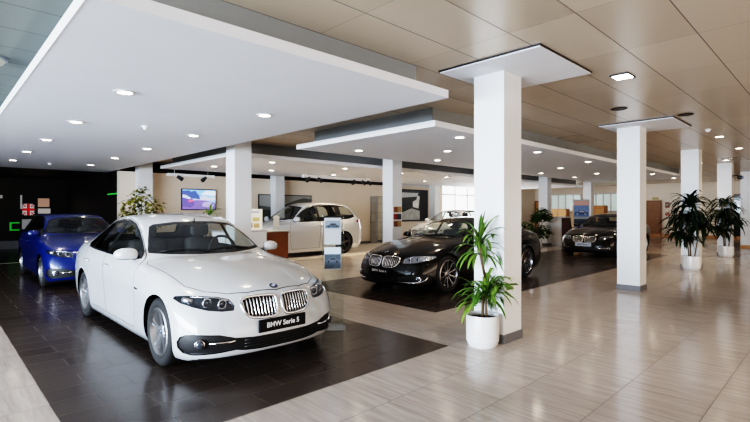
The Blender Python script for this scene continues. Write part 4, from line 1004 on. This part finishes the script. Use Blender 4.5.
t = thing('poster_stand', 'white poster stand with a blue car photo behind the black saloon', 'poster stand', (18.75, 7.45, 0), -.9)
b = NB(); boxmm(b, (-.31, -.02, .75), (.31, .02, 1.93), .004); bd = obj('board', b, M_PAPER, t)
b = NB(); boxmm(b, (-.28, -.024, 1.25), (.28, -.02, 1.88)); ph = obj('photo', b, M_PHOTO_B, bd)
bb, g = minicar(-.26, 1.30, .52, -.0245, None, None); obj('photo_car', bb, mat('photo_navy', (.03, .06, .16), .3), ph) if False else obj('photo_car', bb, mat('photo_navy', (.03, .06, .16), .3), bd); obj('photo_car_glass', g, M_PAPER, bd)
b = NB(); boxmm(b, (-.28, -.0245, 1.70), (.28, -.0242, 1.88)); obj('photo_sky', b, mat('photo_sky_red', (.5, .3, .25), .5), bd)
b = NB(); boxmm(b, (-.28, -.024, .85), (.28, -.02, 1.15)); obj('lower_photo', b, M_PHOTO_D, bd)
b = NB(); boxmm(b, (-.02, -.02, 0), (.02, .02, .75)); boxmm(b, (-.25, -.18, 0), (.25, .18, .02)); obj('foot', b, M_METAL, t)
# ---------------------------------------------------------------- dark alcove fittings
Y = 22.44
def onwall(u0, v0, u1, v1): a = onY(u0, v0, Y); b_ = onY(u1, v1, Y); return a[0], b_[1], b_[0], a[1]
x0, z0, x1, z1 = onwall(22, 203.5, 34.5, 215.5)
t = thing('flag_sign', 'round edged union flag sign on the black wall behind the blue hatchback', 'sign', ((x0 + x1) / 2, Y, (z0 + z1) / 2)); w, h = x1 - x0, z1 - z0
q = smoothpoly([(-.5, 0), (-.46, .42), (0, .5), (.46, .42), (.5, 0), (.46, -.42), (0, -.5), (-.46, -.42)], 4)
FW = mat('flag_white', (.7, .7, .68), .5, emit=(.7, .7, .68), es=.25); FR = mat('flag_red', (.55, .02, .03), .5, emit=(.55, .02, .03), es=.3); FB = mat('flag_blue', (.02, .03, .16), .5)
p = flat(t, 'plate', [(a * w, c * h) for a, c in q], 0, FB)
def bar(n, a, c, wd, y, m):
    d = (Vector(c) - Vector(a)).normalized(); nn = Vector((-d.y, d.x)) * wd; flat(p, n, [tuple(Vector(a) + nn), tuple(Vector(c) + nn), tuple(Vector(c) - nn), tuple(Vector(a) - nn)], y, m)
for s in (-1, 1): bar('diagonal_white', (-.42 * w * s, -.42 * h), (.42 * w * s, .42 * h), .055, -.0015, FW); bar('diagonal_red', (-.42 * w * s, -.42 * h), (.42 * w * s, .42 * h), .022, -.003, FR)
bar('cross_white', (0, -.49 * h), (0, .49 * h), .085, -.0045, FW); bar('cross_white', (-.5 * w, 0), (.5 * w, 0), .085, -.0045, FW)
bar('cross_red', (0, -.49 * h), (0, .49 * h), .05, -.006, FR); bar('cross_red', (-.5 * w, 0), (.5 * w, 0), .05, -.006, FR)
for (u0, v0, u1, v1, c, lab) in ((38, 198.3, 49.5, 207, (.62, .38, .28), 'salmon coloured picture panel on the black wall, beside the flag sign'), (38, 208.5, 50.5, 213.5, (.66, .62, .58), 'white panel on the black wall below the salmon picture'), (22, 219.3, 33, 229, (.36, .36, .37), 'pale grey panel on the black wall below the flag sign'), (20.3, 195, 22.2, 209, (.5, .5, .5), 'narrow white lettered strip on the black wall left of the flag sign'), (0, 195, 2.6, 198.3, (.5, .5, .5), 'small white plate at the left end of the black wall')):
    x0, z0, x1, z1 = onwall(u0, v0, u1, v1); t = thing('wall_panel', lab, 'panel', ((x0 + x1) / 2, Y + .04, (z0 + z1) / 2)); w, h = x1 - x0, z1 - z0
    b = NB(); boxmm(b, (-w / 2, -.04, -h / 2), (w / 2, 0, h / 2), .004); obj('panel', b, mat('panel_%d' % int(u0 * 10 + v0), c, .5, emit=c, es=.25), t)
    b = NB(); boxmm(b, (-w * .5 - .01, -.03, -h / 2 - .02), (w * .5 + .01, -.005, -h / 2)); obj('ledge', b, M_DARK, t)
G = mat('green_neon', (.05, .5, .08), .4, emit=(.06, .8, .10), es=.22)
x0, z0, x1, z1 = onwall(9.5, 222.3, 19.5, 230.5); t = thing('green_sign', 'green glowing bracket shaped outline on the black wall at the left', 'sign', (x0, Y, z0))
b = NB(); w, h = x1 - x0, z1 - z0; boxmm(b, (0, -.03, h - .05), (w, 0, h)); boxmm(b, (0, -.03, 0), (w, 0, .05)); boxmm(b, (0, -.03, .05), (.06, 0, h - .05)); obj('light_tube', b, G, t)
b = NB(); boxmm(b, (0, .0, 0), (w, .03, h)); obj('backing', b, M_BLACK, t)
p = onX(112, 194, 4.09); t = thing('green_strip', 'short green glowing strip on the dark wall beside the ficus', 'light strip', (4.103, p[0], p[1])); b = NB(); boxmm(b, (-.02, -.5, -.02), (0, .5, .02)); obj('light_tube', b, G, t); b = NB(); boxmm(b, (-.01, -.52, -.03), (0, .52, -.02)); obj('backing', b, M_DARK, t)

# ---------------------------------------------------------------- light
w = bpy.data.worlds.new('daylight'); w.use_nodes = True; bgn = w.node_tree.nodes['Background']; bgn.inputs[0].default_value = (.93, .96, 1, 1); bgn.inputs[1].default_value = .5; SC.world = w
def area(loc, tgt, sx_, sy_, en, col, spread=PI):
    l = bpy.data.lights.new('area', 'AREA'); l.shape = 'RECTANGLE'; l.size = sx_; l.size_y = sy_; l.energy = en; l.color = col; l.spread = spread
    o = bpy.data.objects.new('window_and_fill_light', l); COL.objects.link(o); o.location = loc; o.rotation_euler = (Vector(tgt) - Vector(loc)).to_track_quat('-Z', 'Y').to_euler()
area((-8.6, 5, 1.5), (4, 6, .2), 13, 2.3, 1300, (.74, .86, 1), 2.0)
area((22.3, 15.1, 2.0), (20, 10, .5), 4.5, 1.8, 260, (.93, .97, 1))
area((10, -8.6, 1.6), (10, 4, 1.2), 22, 2.5, 380, (1, .85, .70))  # warm fill added out of view along the front wall, no window there
cam = bpy.data.cameras.new('camera'); co = bpy.data.objects.new('camera', cam); COL.objects.link(co)
cam.sensor_width = 36; cam.lens = F / 750 * 36; cam.clip_end = 200
co.location = (0, 0, CZ); co.rotation_euler = (PI / 2, 0, math.atan2(CA, SA) - PI / 2)
SC.camera = co
SC.view_settings.view_transform = 'Filmic'; SC.view_settings.look = 'Very High Contrast'; SC.view_settings.exposure = 0.32
# ---------------------------------------------------------------- the cars
HERO['loc'] = (2.42, 4.557, 0)
build_car(HERO)
RIM_BM = mat('rim_machined_dark', (.16, .16, .17), .3, .9)
ONE = dict(kind='hatch', label='blue hatchback parked behind the white saloon against the dark alcove', loc=(2.37, 10.86, 0), rz=0, paint=BLUEP,
    ymap=[(-.832, -.77), (-.4, -.40), (.45, .45), (2.5, 2.22), (3.4, 3.12), (4.075, 3.55)], zmap=[(0, 0), (.6, .625), (.95, .965), (1.464, 1.475)], xs=.95, axles=(0, 2.69), wheel=(.315, .215), track=.745, spokes=(7, .3, .045), plate=('', PLATE_B, LET))
SIX = dict(kind='sedan', label='glossy black low coupe with dark name plate parked beyond the front column', loc=(6.68, 5.87, 0), rz=-PI / 2, paint=BLACKP,
    ymap=[(-.832, -.90), (-.4, -.42), (.45, .45), (2.5, 2.5), (3.4, 3.4), (4.075, 4.11)], zmap=[(0, 0), (.95, .925), (1.464, 1.39)], xs=1.018, axles=(0, 2.968), wheel=(.35, .245), track=.805, rimf=.76, spokes=(10, .12, .035), rim_mat=mat('rim_graphite', (.30, .29, .30), .25, .9),
    plate=('BMW Serie 6', PLATE_B, LET), blade=[(.44, .245), (.60, .24), (.76, .25), (.82, .29), (.845, .345)], blade_r=.014, slats=9, bowl=mat('lamp_bowl_bright', (.55, .57, .62), .25, .6))
THREE = dict(kind='sedan', label='black saloon with pale plate parked far back beyond the second column', loc=(15.75, 5.9, 0), rz=-PI / 2, paint=BLACKP,
    ymap=[(-.832, -.78), (-.4, -.40), (.45, .45), (2.5, 2.34), (3.4, 3.24), (4.075, 3.85)], zmap=[(0, 0), (1.464, 1.43)], xs=.975, axles=(0, 2.81), wheel=(.32, .22), track=.765, spokes=(5, .5, .05), plate=('BMW Serie 3', PLATE_W, mat('plate_ink', (.05, .08, .2), .5)))
XFIVE = dict(kind='hatch', label='white off-road car seen from the side in front of the landscape picture', loc=(7.44, 13.02, 0), rz=-PI / 2, paint=WHITE,
    ymap=[(-.832, -.88), (-.4, -.43), (.5, .5), (2.4, 2.4), (3.4, 3.4), (4.075, 4.1)], zmap=[(0, .0), (.2, .22), (.95, 1.13), (1.464, 1.83)], xs=1.04, axles=(0, 2.933), wheel=(.39, .26), track=.815, spokes=(5, .5, .06), rim_mat=RIM_BM, plate=('', PLATE_B, LET))
FAR = dict(kind='sedan', label='white tall saloon in the back row, half hidden behind the black coupe', loc=(14.45, 11.7, 0), rz=-PI / 2, paint=WHITE,
    ymap=IDY, zmap=[(0, 0), (.95, 1.03), (1.464, 1.60)], xs=1.0, axles=(0, 2.968), wheel=(.335, .225), track=.785, spokes=(5, .62, .05), plate=('', PLATE_B, LET), lev=2)
for S in (ONE, SIX, THREE, XFIVE, FAR): build_car(S)
